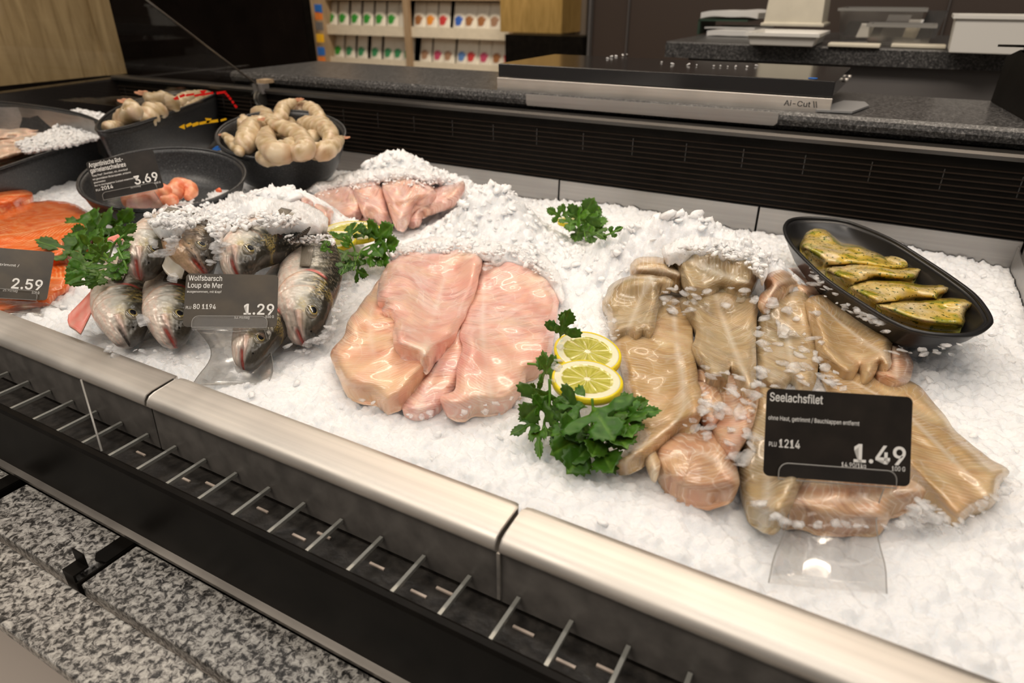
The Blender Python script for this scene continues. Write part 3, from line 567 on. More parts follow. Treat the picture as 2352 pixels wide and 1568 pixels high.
tub('clear_box', 1990, 2130, 106, .09, .040, .06, M['acryl2'], 'smaller clear plastic box in front of the large one', 'box', wall=.002)
for i, (px, py, w, h, m_, nm, an) in enumerate([(1932, 88, .050, .032, M['card'], 'black price card leaning left in the clear box', 0), (1975, 92, .045, .03, M['card'], 'black price card lying in the middle of the clear box', .2), (2100, 98, .042, .060, M['card'], 'tall black price card leaning at the right of the clear box', .35), (2050, 86, .06, .035, M['paper'], 'crumpled white card in the clear box', -.2), (1962, 93, .03, .030, M['white'], 'white label card at the front of the clear box', .1), (2015, 95, .05, .05, M['grey'], 'grey folded sheet standing in the clear box', .25), (2070, 93, .035, .028, M['cream'], 'cream tag between the grey sheet and the tall black card', -.15), (1990, 90, .022, .020, M['red'], 'small red tag in the clear box', .3)]):
    a = onr(px, py); q = [(a[0], a[1] + .02, ztop + .006), (a[0] + w * math.cos(an), a[1] + .02, ztop + .006 + w * math.sin(an) * .3), (a[0] + w * math.cos(an) + h * .2, a[1] + .045, ztop + .006 + h), (a[0] + h * .2, a[1] + .045, ztop + .006 + h)]
    V, F = extrude_poly(q, (0, .001, 0)); tag(mk('spare_card', V, F, m_, smooth=False), nm, 'card')
# papers and folder at the left of the rear worktop
def sheet(px0, px1, py, z0, dz, mat, name, label, cat, curl=0, depth=.16):
    a = onr(px0, py); c = onr(px1, py); V = []; nx = 16
    for s in (0, 1):
        for j in range(2):
            for i in range(nx):
                u = i / (nx - 1); V.append((a[0] + (c[0] - a[0]) * u + j * .02, a[1] + .02 + j * depth, ztop + z0 + (dz if s else 0) + curl * (math.sin(u * 3.1) + .3 * math.sin(u * 9 + j))))
    F = []
    for s in (0, 1):
        for i in range(nx - 1):
            q = (s * 2 * nx + i, s * 2 * nx + i + 1, s * 2 * nx + nx + i + 1, s * 2 * nx + nx + i); F.append(q if s else q[::-1])
    for i in range(nx - 1): F += [(i, i + 1, 2 * nx + i + 1, 2 * nx + i), (nx + i, 3 * nx + i, 3 * nx + i + 1, nx + i + 1)]
    F += [(0, 2 * nx, 3 * nx, nx), (nx - 1, 2 * nx - 1, 4 * nx - 1, 3 * nx - 1)]
    tag(mk(name, V, F, mat, smooth=False), label, cat)
sheet(1618, 1735, 84, .001, .012, M['paper'], 'paper_stack', 'lowest stack of white papers beside the white tray', 'papers', .002)
sheet(1612, 1740, 80, .015, .004, M['paper'], 'document_folder', 'grey folder between the paper stacks', 'folder', .001)
sheet(1600, 1745, 80, .040, .014, M['paper'], 'paper_stack', 'top stack of curled white papers on the rear worktop', 'papers', .006)
a = onr(1598, 80); V, F = joinm([box(a[0], a[0] + .006, a[1] + .01, a[1] + .18, ztop + .001, ztop + .036), box(a[0], a[0] + .13, a[1] + .01, a[1] + .18, ztop + .034, ztop + .0385)])
tag(mk('letter_rack', V, F, plain('dark_green', (.03, .06, .04), .4), smooth=False), 'dark green letter rack holding the papers', 'rack')
for px, py, lb in [(2045, 110, 'small flat white lid in front of the clear boxes'), (1900, 108, 'flat cream lid beside the white tray')]:
    a = onr(px, py); V, F = box(a[0], a[0] + .10, a[1], a[1] + .045, ztop + .0008, ztop + .008); tag(mk('flat_lid', V, F, M['cream'], bevel=.002), lb, 'lid')
# black block at far right on the worktop
bb = empty('equipment_box', (.2, 1.15, .16), 'black angular box at the right end of the stone worktop', 'box')
V, F = extrude_poly([(.108, 1.215, .1605), (.135, 1.035, .1605), (.135, 1.035, .215), (.118, 1.16, .232), (.110, 1.215, .220)], (.30, 0, 0)); mk('body', V, F, M['black'], bb, smooth=False)
V, F = extrude_poly([(.095, 1.20, .2325), (.112, 1.14, .236), (.42, 1.14, .236), (.42, 1.20, .2325)], (0, 0, .003)); mk('lid_flap', V, F, M['black'], bb, smooth=False)
# flat cutting machine
dv = empty('cutting_machine', (-.33, 1.1, .16), 'flat black cutting machine with steel front strip on the stone worktop', 'machine')
V, F = extrude_poly([(-.579, .999, .178), (-.082, .999, .178), (-.082, 1.205, .178), (-.579, 1.205, .178)], (0, 0, .020)); mk('top_body', V, F, plain('glossy_black_top', (.012, .011, .011), .14, spec=.6), dv, smooth=False, bevel=.0015)
V, F = box(-.580, -.081, .996, .9985, .158, .1775); mk('front_strip', V, F, M['lip'], dv, smooth=False, bevel=.001)
V, F = box(-.56, -.10, 1.0, 1.19, .1605, .1775); mk('lower_body', V, F, M['black'], dv, smooth=False)
V, F = extrude_poly([(-.515, .974, .146), (-.513, .974, .142), (-.144, .974, .142), (-.140, .974, .146), (-.140, .974, .1585), (-.515, .974, .1585)], (0, .0018, 0)); mk('skirt_plate', V, F, M['backlip'], dv, smooth=False)
ringp = [(-.112 + .006 * math.cos(a), 1.020 + .006 * math.sin(a), .1982) for a in np.linspace(0, 2 * math.pi, 25)[:-1]]; V, F = extrude_poly(ringp, (0, 0, .0004)); mk('blue_sensor', V, F, M['blue'], dv, smooth=False)
for y in (1.12, 1.165):
    V, F = tube([(-.082, y, .188), (-.076, y, .188)], .003, 12); mk('screw', V, F, M['lip'], dv)
V, F = extrude_poly([(-.098, .990, .1612), (-.055, .996, .1612), (-.040, 1.065, .1612), (-.048, 1.10, .1612), (-.075, 1.10, .1612)], (0, 0, .0025)); tag(mk('scraper_blade', V, F, plain('scraper_steel', (.34, .34, .34), .4, metal=.3), smooth=False), 'steel scraper blade lying right of the cutting machine', 'scraper')

# ================================================================== LETTERING
FONT = None
try:
    import os
    _fp = os.path.join(bpy.utils.resource_path('LOCAL'), 'datafiles', 'fonts', 'Inter.woff2')
    if os.path.exists(_fp): FONT = bpy.data.fonts.load(_fp)
except Exception: FONT = None
def text_geo(s, off=0.):
    cu = bpy.data.curves.new('t', 'FONT'); cu.body = s
    if FONT: cu.font = FONT
    cu.size = 1; cu.resolution_u = 3; cu.offset = off if FONT is None else off * .5
    o = bpy.data.objects.new('t', cu); COL.objects.link(o); dg = bpy.context.evaluated_depsgraph_get(); me = bpy.data.meshes.new_from_object(o.evaluated_get(dg))
    V = np.array([v.co[:] for v in me.vertices]); F = [tuple(p.vertices) for p in me.polygons]
    bpy.data.objects.remove(o); bpy.data.curves.remove(cu); bpy.data.meshes.remove(me); return V, F
CAPH = text_geo('H')[0][:, 1].max()
def text_fit(s, x0, x1, base, cap, bold=0):
    """letters fitted between x0 and x1 with the given capital height"""
    V, F = text_geo(s, .030 if bold > .012 * .07 else (.016 if bold > .0025 * .07 else .006)); x = V[:, 0]; sx = (x1 - x0) / (x.max() - x.min()); sy = cap / CAPH
    return np.stack([(x - x.min()) * sx + x0, V[:, 1] * sy + base, np.zeros(len(V))], 1), F
def rotm(a, b, c):
    ca, sa, cb, sb, cc, s_ = math.cos(a), math.sin(a), math.cos(b), math.sin(b), math.cos(c), math.sin(c)
    return np.array([[ca, -sa, 0], [sa, ca, 0], [0, 0, 1]]) @ np.array([[1, 0, 0], [0, cb, -sb], [0, sb, cb]]) @ np.array([[cc, 0, s_], [0, 1, 0], [-s_, 0, cc]])
CS = .90
def price_card(pose, texts, label, foot, hlabel, fw=.052, CS=.90, cm='card'):
    c = CAM + (np.array(pose[:3]) - CAM) * CS; R_ = rotm(*pose[3:]); W = .0856 * CS; Hh = .054 * CS
    def tw(x, z, y=0): x = np.asarray(x, float); return (R_ @ np.stack([x, np.broadcast_to(y, x.shape), np.broadcast_to(z, x.shape)], 0)).T + c
    r = empty('price_card', c, label, 'price card')
    rc = .0032; pts = []
    for sx, sz, a0 in ((1, 1, 0), (-1, 1, 90), (-1, -1, 180), (1, -1, 270)):
        for k in range(6): a = math.radians(a0 + k * 18); pts.append((sx * (W / 2 - rc) + rc * math.cos(a), sz * (Hh / 2 - rc) + rc * math.sin(a)))
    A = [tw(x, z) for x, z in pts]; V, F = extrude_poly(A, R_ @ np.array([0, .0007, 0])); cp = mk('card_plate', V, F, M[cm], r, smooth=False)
    for s, u0, u1, v, cap, bold in texts:
        TV, TF = text_fit(s, (u0 - .5) * W, (u1 - .5) * W, (.5 - v) * Hh, cap * Hh, bold * W)
        sub('lettering', tw(TV[:, 0], TV[:, 1], -.00012 - TV[:, 2]), TF, M['print'], cp, r, smooth=False)
    # clear holder: clip lip in front of the card and a curved foot sheet
    f = P(np.array(float(foot[0])), np.array(float(foot[1])), np.array(foot[2])).reshape(3)
    h = empty('card_holder', f, hlabel, 'card holder', 'clear card holders')
    lw = W * .40; lh = .0080; pts = [(-lw, -Hh / 2 - .001), (lw, -Hh / 2 - .001)] + [(lw - .005 + .005 * math.cos(a), -Hh / 2 + lh - .005 + .005 * math.sin(a)) for a in np.linspace(0, 1.57, 7)] + [(-lw + .005 - .005 * math.sin(a), -Hh / 2 + lh - .005 + .005 * math.cos(a)) for a in np.linspace(0, 1.57, 7)]
    A = [tw(x, z, -.0012 - .05 * max(0, z + Hh / 2)) for x, z in pts]; V, F = extrude_poly(A, R_ @ np.array([0, -.0009, 0])); cl_ = mk('clip_lip', V, F, M['acryl'], h, smooth=False); A = A + A[:1]; V, F = tube(np.array(A) - R_ @ np.array([0, .0005, 0]), .00032, 6, False); sub('lip_edge', V, F, M['edge'], cl_, h)  # pale tube stands in for light caught by the lip edge
    V, F = extrude_poly([tw(-lw, -Hh / 2 - .0012, -.0022), tw(lw, -Hh / 2 - .0012, -.0022), tw(lw, -Hh / 2 - .0012, .0022), tw(-lw, -Hh / 2 - .0012, .0022)], R_ @ np.array([0, 0, -.0012])); mk('clip_base', V, F, M['acryl'], h, smooth=False)
    p0 = tw(0, -Hh / 2 - .002, .0015); ax = R_ @ np.array([1., 0, 0]); n = 14; V = []
    ax2 = ax * 1.0
    for i in range(n):
        t = i / (n - 1); q = p0 * (1 - t) + f * t; q = q + np.array([0, .010 * math.sin(math.pi * t), -.004 * math.sin(math.pi * t)]); w = fw / 2 * (1.0 - .16 * math.sin(math.pi * min(1, t * 1.25)) + .10 * t)
        V += [q - ax2 * w, q + ax2 * w]
    nrm = np.cross(ax, f - p0); nrm /= np.linalg.norm(nrm); V = V + [v + nrm * .0010 for v in V]; m = 2 * n; F = []
    for i in range(n - 1):
        a = 2 * i; F += [(a, a + 1, a + 3, a + 2), (m + a, m + a + 2, m + a + 3, m + a + 1), (a, a + 2, m + a + 2, m + a), (a + 1, m + a + 1, m + a + 3, a + 3)]
    F += [(0, m, m + 1, 1), (m - 2, m - 1, 2 * m - 1, 2 * m - 2)]
    fs_ = mk('foot_sheet', V, F, M['acryl2' if cm == 'card_refl' else 'acryl'], h, smooth=True)
    for sd_ in (0, 1):
        VV, FF = tube(np.array(V[sd_:m:2]), .00028, 6); sub('sheet_edge_glint', VV, FF, M['edge'], fs_, h)
price_card([.0102, .3919, .0586, .3866, -.5321, .0028],
           [('Seelachsfilet', .022, .39, .145, .095, .004), ('ohne Haut, getrimmt / Bauchlappen entfernt', .018, .645, .36, .048, .0018), ('PLU', .03, .083, .66, .05, .001), ('1214', .10, .245, .665, .092, .003),
            ('1.49', .615, .965, .765, .195, .022), ('14.90/1kg', .535, .70, .83, .050, .0012), ('100 G', .875, .965, .835, .050, .0012)],
           'black price card reading 1.49 in front of the beige fillets', (1900, 1350, .033), 'clear holder under the 1.49 price card')
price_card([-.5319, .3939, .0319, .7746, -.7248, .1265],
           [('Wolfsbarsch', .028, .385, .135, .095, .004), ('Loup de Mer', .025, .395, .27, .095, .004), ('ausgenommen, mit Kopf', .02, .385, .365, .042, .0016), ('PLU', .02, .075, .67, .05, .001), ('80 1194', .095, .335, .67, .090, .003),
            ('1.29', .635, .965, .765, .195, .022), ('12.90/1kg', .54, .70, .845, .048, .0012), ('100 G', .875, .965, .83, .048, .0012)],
           'black price card reading 1.29 with painted brown reflection, in front of the sea bass', (528, 884, .031), 'clear curved holder under the 1.29 price card', CS=.80, fw=.050, cm='card_refl')
price_card([-.9045, .5464, .0783, .7799, -.5026, -.1491],
           [('Argentinische Rot-', .03, .53, .15, .11, .004), ('garnelenschwänze', .03, .55, .29, .11, .004), ('"Easy Peel", Gewildert, roh, ohne Kopf', .03, .56, .39, .045, .0015), ('mit geschlitztem Rückenpanzer, entdarmt', .03, .59, .48, .045, .0015), ('geschwollen', .03, .2, .56, .04, .0015),
            ('Nur im durchgegarten Zustand verzehren!', .03, .60, .64, .042, .0015), ('PLU', .03, .09, .76, .05, .001), ('2014', .11, .28, .76, .09, .003), ('3.69', .60, .955, .79, .21, .022), ('36.90/1kg', .52, .67, .86, .045, .0012), ('100 G', .88, .97, .87, .045, .0012)],
           'black price card reading 3.69 in front of the red prawn bowl', (318, 500, .035), 'clear holder under the 3.69 price card')
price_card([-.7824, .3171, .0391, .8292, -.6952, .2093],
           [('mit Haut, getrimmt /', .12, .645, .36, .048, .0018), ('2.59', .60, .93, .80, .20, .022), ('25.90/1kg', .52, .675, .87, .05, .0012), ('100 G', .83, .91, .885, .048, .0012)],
           'black price card reading 2.59 with painted brown reflection, in front of the salmon', (40, 722, .032), 'clear holder under the 2.59 price card at the left edge', fw=.075, cm='card_refl')
TV, TF = text_fit('Ai-Cut', 0, .033, 0, .0065, .0006); mk('lettering', np.stack([TV[:, 0] - .139, np.full(len(TV), .9955), TV[:, 1] + .1655], 1), TF, M['darkprint'], dv, smooth=False)
V, F = joinm([extrude_poly([(x, .9955, .1652), (x + .0012, .9955, .1652), (x - .001, .9955, .173), (x - .0022, .9955, .173)], (0, -.0002, 0)) for x in (-.1015, -.0985)]); mk('logo_bars', V, F, M['darkprint'], dv, smooth=False)

# ================================================================== FLESH PIECES
def pip(px, py, poly):
    x, y = np.asarray(px), np.asarray(py); ins = np.zeros(x.shape, bool); n = len(poly)
    for i in range(n):
        x1, y1 = poly[i]; x2, y2 = poly[(i + 1) % n]
        c = ((y1 > y) != (y2 > y)) & (x < (x2 - x1) * (y - y1) / (y2 - y1 + 1e-12) + x1); ins ^= c
    return ins
def seg_dist(px, py, poly, closed=True):
    d = np.full(np.shape(px), 1e9); n = len(poly)
    for i in range(n if closed else n - 1):
        a = np.array(poly[i]); b = np.array(poly[(i + 1) % n]); ab = b - a; t = np.clip(((px - a[0]) * ab[0] + (py - a[1]) * ab[1]) / (ab @ ab + 1e-12), 0, 1)
        d = np.minimum(d, np.hypot(px - a[0] - t * ab[0], py - a[1] - t * ab[1]))
    return d
SEED = [0]
def piece(name, outline, spine, T, mat, label, cat='fish fillet', group=None, lift=.001, edge=.012, step=5, lump=.0022, base=None, jag=1.6, cover=True, tip=None, parent=None, bot=.003, dents=(), relax=25, relief=None, stuff=False):
    """a slab of flesh: its edge follows the given sight-line outline, its top bulges, it drapes over whatever already lies below"""
    SEED[0] += 1; sd = SEED[0]
    o = catmull(outline, 5, True); r = np.random.default_rng(sd)
    nrm = np.roll(o, -1, 0) - np.roll(o, 1, 0); nrm = np.stack([nrm[:, 1], -nrm[:, 0]], 1); nrm /= np.linalg.norm(nrm, axis=1)[:, None] + 1e-9
    j = np.convolve(np.r_[r.normal(size=len(o)), np.zeros(2)], [.3, .5, .3], 'same')[:len(o)] * jag; o = o + nrm * j[:, None]
    x0, y0 = o.min(0); x1, y1 = o.max(0); X, Y = np.meshgrid(np.arange(x0, x1, step), np.arange(y0, y1, step * .87)); X = X + (np.arange(X.shape[0])[:, None] % 2) * step / 2
    X = X.ravel(); Y = Y.ravel(); k = pip(X, Y, o); X = X[k]; Y = Y[k]; d = seg_dist(X, Y, o); k = d > step * .45; X = X[k]; Y = Y[k]; d = d[k]
    ax = np.r_[o[:, 0], X]; ay = np.r_[o[:, 1], Y]; dd = np.r_[np.zeros(len(o)), d]
    n0 = len(o); res = geometry.delaunay_2d_cdt([Vector((float(a), float(b))) for a, b in zip(ax, ay)], [], [list(range(n0))], 1, 1e-5)
    vx = np.array([v[:] for v in res[0]]); F = [tuple(f) for f in res[2]]
    used = sorted({i for f in F for i in f}); rem = {a: b for b, a in enumerate(used)}; F = [tuple(rem[i] for i in f) for f in F]; vx = vx[used]
    dd = seg_dist(vx[:, 0], vx[:, 1], o)
    c = hit(np.array([vx[:, 0].mean()]), np.array([vx[:, 1].mean()]), 0, SMOOTH)[0] if base is None else P(np.array([vx[:, 0].mean()]), np.array([vx[:, 1].mean()]), np.array([base]))[0]
    mpp = ((c - CAM) @ FW) / FPX
    dm = dd * mpp * 1.4; t = np.clip(dm / edge, 0, 1); prof = np.sqrt(1 - (1 - t) ** 2)
    hz = (.18 + .82 * prof) * T
    # fibre coordinates
    sp = catmull(spine, 8); s3 = (hit(sp[:, 0], sp[:, 1], 0, SMOOTH) if base is None else P(sp[:, 0], sp[:, 1], np.full(len(sp), base)))[:, :2]
    al = np.r_[0, np.cumsum(np.linalg.norm(np.diff(s3, axis=0), axis=1))]
    ext = hit(vx[:, 0], vx[:, 1], lift, SMOOTH) if base is None else P(vx[:, 0], vx[:, 1], np.full(len(vx), base))
    best = np.full(len(vx), 1e9); fu = np.zeros(len(vx)); fv = np.zeros(len(vx))
    for i in range(len(s3) - 1):
        a, b = s3[i], s3[i + 1]; ab = b - a; L2 = ab @ ab + 1e-12; tt = ((ext[:, :2] - a) @ ab) / L2; tl = np.clip(tt, 0 if i else -5, 1 if i < len(s3) - 2 else 5)
        q = a + tl[:, None] * ab; ds = np.linalg.norm(ext[:, :2] - q, axis=1); sg = np.sign(ab[0] * (ext[:, 1] - a[1]) - ab[1] * (ext[:, 0] - a[0])); m = ds < best
        best[m] = ds[m]; fu[m] = al[i] + tl[m] * math.sqrt(L2); fv[m] = (ds * sg)[m]
    hz = hz + lump * noise2(fu * 14, fv * 20, sd, 2) * prof
    for (qx, qy, qr, qd) in dents: hz = hz - qd * np.exp(-((vx[:, 0] - qx) ** 2 + (vx[:, 1] - qy) ** 2) / qr ** 2)
    if base is None:
        E = np.array(sorted({tuple(sorted(e)) for f in F for e in zip(f, f[1:] + f[:1])})); zb = ext[:, 2].copy(); z_0 = zb.copy(); dg = np.bincount(E.ravel(), minlength=len(vx))
        for it in range(relax):
            a_ = np.bincount(E[:, 0], zb[E[:, 1]], len(vx)) + np.bincount(E[:, 1], zb[E[:, 0]], len(vx)); zb = .3 * zb + .7 * a_ / dg
        zt = zb + hz
        for it in range(4):
            a_ = np.bincount(E[:, 0], zt[E[:, 1]], len(vx)) + np.bincount(E[:, 1], zt[E[:, 0]], len(vx)); zt = .5 * zt + .5 * a_ / dg
        top = P(vx[:, 0], vx[:, 1], zt)
    else: top = P(vx[:, 0], vx[:, 1], base + hz)
    if relief is not None: top[:, 2] += relief(top[:, 0], top[:, 1]) * np.clip(dd / 6, .2, 1)
    botm = top.copy(); botm[:, 2] -= hz * .9 + bot
    cen = top[:, :2].mean(0); botm[:, :2] = cen + (botm[:, :2] - cen) * .985
    n = len(vx); V = np.r_[top, botm]
    # outward orientation and boundary edges
    cnt = {}
    FF = []
    for f in F:
        a, b, cc = vx[f[0]], vx[f[1]], vx[f[2]]
        if (b[0] - a[0]) * (cc[1] - a[1]) - (b[1] - a[1]) * (cc[0] - a[0]) > 0: f = f[::-1]
        FF.append(f)
        for e in zip(f, f[1:] + f[:1]): cnt[e] = 1
    side = [(a, n + a, n + b, b) for (a, b) in cnt if (b, a) not in cnt]
    faces = FF + [tuple(i + n for i in f[::-1]) for f in FF] + side
    fib = np.r_[np.stack([fu + sd * .37, fv, np.zeros(n)], 1), np.stack([fu + sd * .37, fv, hz], 1)]
    ob = mk(name, V, faces, mat, parent, fib=fib)
    if parent is None: tag(ob, label, cat, group, 'stuff' if stuff else None)
    if base is None or cover: splat(top[:, 0], top[:, 1], top[:, 2], cover)
    return ob, top

# ------------------------------------------------------------------ sea bass and trout
def fish(name, spine, label, seed=0, fitpath=False, S=1.0, roll=.45, kind='bass', mouth=.25, headpitch=0, fins=True, flap=None, tail=None, cat='fish'):
    r = np.random.default_rng(seed)
    pts = np.array([P(np.array(float(a)), np.array(float(b)), np.array(c)).reshape(3) for a, b, c in spine]); pth = catmull(pts, 10)
    al = np.r_[0, np.cumsum(np.linalg.norm(np.diff(pth, axis=0), axis=1))]; Ltot = al[-1]; L = Ltot / .94 if fitpath else .245 * S
    def at_s(s):
        d = s * L; q = np.stack([np.interp(d, al, pth[:, k]) for k in range(3)], -1)
        T_end = (pth[-1] - pth[-4]); T_end[2] = -1.1 * np.linalg.norm(T_end[:2]); T_end = T_end / np.linalg.norm(T_end); ex = np.maximum(0, d - Ltot); return q + ex[:, None] * T_end
    ns, nf = 250, 120
    s = np.linspace(0, 1, ns) ** 1.15 * .93
    C = at_s(s); T = np.gradient(C, axis=0); T /= np.linalg.norm(T, axis=1)[:, None]
    toc = CAM - C.mean(0); toc[2] = 0; toc /= np.linalg.norm(toc)
    N0 = ZZ + toc * roll; Nn = N0 - (T @ N0)[:, None] * T; Nn /= np.linalg.norm(Nn, axis=1)[:, None]; D = np.cross(T, Nn)
    ks = [0, .012, .03, .06, .10, .15, .20, .26, .33, .45, .6, .72, .84, .93, 1]
    up = np.interp(s, ks, np.array([.004, .0095, .0130, .0170, .0205, .0235, .0255, .0275, .0290, .028, .023, .0175, .0105, .0085, .009]) * S)
    dn = np.interp(s, ks, np.array([.004, .0095, .0125, .0160, .0195, .0225, .0245, .0260, .0275, .027, .021, .015, .0095, .0080, .0085]) * S)
    th = np.interp(s, ks, np.array([.0035, .0075, .0095, .0115, .0138, .0150, .0165, .0172, .0175, .0165, .013, .0095, .0055, .0030, .002]) * S)
    a = np.linspace(0, 2 * math.pi, nf, endpoint=False); V = np.zeros((ns, nf, 3)); colr = np.zeros((ns, nf, 3)); fib = np.zeros((ns, nf, 3))
    sv = np.sin(a); cv = np.cos(a)
    Sg, vg = np.meshgrid(s, sv, indexing='ij'); cg = np.broadcast_to(cv, Sg.shape)
    half = np.where(vg > 0, up[:, None], dn[:, None]) * np.sign(vg) * np.abs(vg) ** .92
    tz = th[:, None] * np.sign(cg) * np.abs(cg) ** .85
    ve = half / ((up + dn)[:, None] / 2)
    # operculum step, preopercle groove, jaw slit, eye socket
    sop = .262 - .05 * (ve - .05) ** 2 * 1.6 - .012 * (ve > .75)
    vis = cg > -.2
    opk = 1 / (1 + np.exp(-(sop - Sg) / .0022)); tz = tz + vis * opk * .0020 * S * np.clip((Sg - .05) / .1, 0, 1)
    spre = .185 - .035 * (ve + .1) ** 2; gro = np.exp(-((Sg - spre) / .0035) ** 2) * (ve < .45) * (ve > -.9); tz = tz - vis * gro * .0010 * S
    jaw = .02 - 5.2 * Sg; jm = np.exp(-((ve - jaw) / (.07 + mouth * .42 * np.clip(1 - Sg / .07, 0, 1))) ** 2) * np.clip((.066 - Sg) / .01, 0, 1) ; tz = tz - vis * jm * .0032 * S
    ex, ey = .094, .40
    eg = np.exp(-(((Sg - ex) / .030) ** 2 + ((ve - ey) / .26) ** 2)); tz = tz - vis * .0014 * S * eg
    mxl = -.02 - 2.6 * (Sg - .03); mx = np.exp(-((ve - mxl) / (.05 + 2.2 * np.clip(Sg - .03, 0, .06))) ** 2) * np.clip((Sg - .028) / .006, 0, 1) * np.clip((.098 - Sg) / .006, 0, 1); tz = tz + vis * mx * .0010 * S
    nb2 = noise2(Sg * 30, ve * 2.2, seed + 77, 3); tz = tz + vis * nb2 * .00035 * S * (Sg < .26) * (Sg > .02)
    for q0, q1 in ((.205, .0022), (.228, .0016)): tz = tz - vis * np.exp(-((Sg - (q0 - .03 * (ve - .1) ** 2)) / .0022) ** 2) * .0006 * S * (ve > -.3)
    V = C[:, None, :] + D[:, None, :] * half[..., None] + Nn[:, None, :] * tz[..., None]
    # pigment
    nz_ = noise2(Sg * 18, ve * 1.3 + np.sign(cg), seed + 3, 3); nf_ = noise2(Sg * 90, ve * 7, seed + 9, 2)
    if kind == 'bass': dark, mid, silv, belly, gold = (.022, .020, .014), (.13, .125, .085), (.58, .56, .50), (.86, .74, .64), (.55, .42, .12)
    else: dark, mid, silv, belly, gold = (.055, .042, .030), (.17, .125, .09), (.28, .21, .155), (.60, .40, .24), (.42, .28, .12)
    dark, mid, silv, belly, gold = map(np.array, (dark, mid, silv, belly, gold))
    def ss(x, e0, e1): t = np.clip((x - e0) / (e1 - e0), 0, 1); return (t * t * (3 - 2 * t))[..., None]
    vv = ve + .16 * nz_ + .05 * nf_
    c = belly + (silv - belly) * ss(vv, -.55, .0); c = c + (mid - c) * ss(vv, .10, .42); c = c + (dark - c) * ss(vv, .38, .72)
    c = np.where((Sg < .14)[..., None], c + (dark * 1.6 - c) * ss(vv + (.14 - Sg) * 4.2, .45, .85) * .9, c)
    c = c * (1 + .10 * nf_[..., None])
    fine = noise2(Sg * 240, ve * 16, seed + 91, 2); f3 = fine[..., None]; band = noise2(Sg * 14, ve * 4.5, seed + 55, 3)[..., None]
    head = np.clip((sop - Sg) / .01, 0, 1)[..., None]
    gm = np.exp(-(((Sg - .105) / .030) ** 2 + ((ve + .02) / .20) ** 2))[..., None]; c = c + (gold - c) * np.clip(gm * (.55 + .8 * (f3 > .1)), 0, 1) * .75
    topm = np.clip((ve - .10) / .35, 0, 1)[..., None] * head * np.clip((Sg - .13) / .03, 0, 1)[..., None]; c = c + (np.where(f3 > .15, gold * 1.1, dark * 2.2) - c) * topm * .55
    chk = np.exp(-(((Sg - .150) / .040) ** 2 + ((ve + .12) / .30) ** 2))[..., None]; c = c + (np.array((.80, .78, .70)) * (.9 + .1 * f3) - c) * chk * .65 * (kind == 'bass')
    snt = np.clip((ve - (.02 - 1.2 * Sg)) / .22, 0, 1)[..., None] * np.clip((.088 - Sg) / .03, 0, 1)[..., None]; c = c + (np.array((.045, .036, .024)) * (1 + .4 * f3) - c) * snt * .85
    chin = np.exp(-((Sg - .012) / .016) ** 2)[..., None]; c = c + (np.array((.11, .10, .09)) - c) * chin * .7
    for q0, wd_, am in ((.205, .0030, .6), (.228, .0024, .45), (.243, .0045, .5)):
        st_ = np.exp(-((Sg - (q0 - .03 * (ve - .1) ** 2)) / wd_) ** 2)[..., None] * ss(ve, -.35, .2); c = c + (dark * 1.5 - c) * st_ * am
    ol = np.exp(-((Sg - sop - .002) / .0060) ** 2)[..., None] * ss(ve, -.25, .25); c = c + (np.array((.035, .026, .02)) - c) * ol * .9
    orr = np.exp(-((Sg - sop - .014) / .008) ** 2)[..., None] * ss(ve, -.25, .2) * (1 - ss(ve, .45, .75)); c = c + (np.array((.66, .09, .07)) - c) * orr * (.95 if kind == 'bass' else .2)
    og = np.exp(-((Sg - sop + .006) / .010) ** 2)[..., None] * (1 - ss(ve, -.35, .1)); c = c + (np.array((.80, .40, .22)) - c) * og * .6
    og2 = np.exp(-((Sg - spre + .002) / .0035) ** 2)[..., None] * (ve < .4)[..., None]; c = c + (np.array((.74, .38, .24)) - c) * og2 * .5
    pb = np.clip(band, 0, 1) * (1 - ss(ve, -.6, -.1)); c = c + (np.array((.84, .50, .40)) - c) * pb * .45
    mxx = mx[..., None]; c = c + (np.array((.72, .36, .30)) if kind == 'bass' else np.array((.30, .21, .15)) - 0 * c) * 0 + (np.array((.70, .36, .30) if kind == 'bass' else (.34, .24, .17)) - c) * mxx * .5
    mrim = np.exp(-((mx - .45) / .16) ** 2)[..., None] * (Sg < .11)[..., None] * (Sg > .03)[..., None]; c = c + (np.array((.16, .12, .10)) - c) * mrim * .55
    c = c + (np.array((.40, .035, .018) if mouth > .15 else (.05, .035, .03)) - c) * np.clip(jm * 1.15, 0, 1)[..., None] * .92
    lipm = (np.exp(-((ve - jaw - .14) / .05) ** 2) + np.exp(-((ve - jaw + .17) / .06) ** 2)) * (Sg < .065); c = c + (np.array((.26, .22, .20)) - c) * np.clip(lipm, 0, 1)[..., None] * .7
    ep = np.exp(-(((Sg - ex) / .026) ** 2 + ((ve - ey) / .24) ** 2))[..., None]; c = c + (np.array((.07, .062, .04)) - c) * ep * .6
    if kind != 'bass':
        sq = (noise2(Sg * 60, ve * 4.5, seed + 30, 1) > .95)[..., None] & (ve > -.2)[..., None]; c = np.where(sq, c * .15, c)
        c = c * (1 + .35 * band * (ve > -.5)[..., None])
    body = np.clip((Sg - sop - .02) / .02, 0, 1)[..., None]
    if kind == 'bass': c = c * (1 - .35 * body * ((np.sin(ve * 46 + 3 * nz_) > .3))[..., None] * ss(ve, -.2, .2)); c = c + (np.array((.42, .36, .26)) - c) * body * (f3 > .55) * ss(ve, -.5, .0) * .5
    ii = np.arange(ns - 1)[:, None] * nf; kk = np.arange(nf)[None, :]; F = np.stack([ii + kk, ii + (kk + 1) % nf, ii + nf + (kk + 1) % nf, ii + nf + kk], -1).reshape(-1, 4)
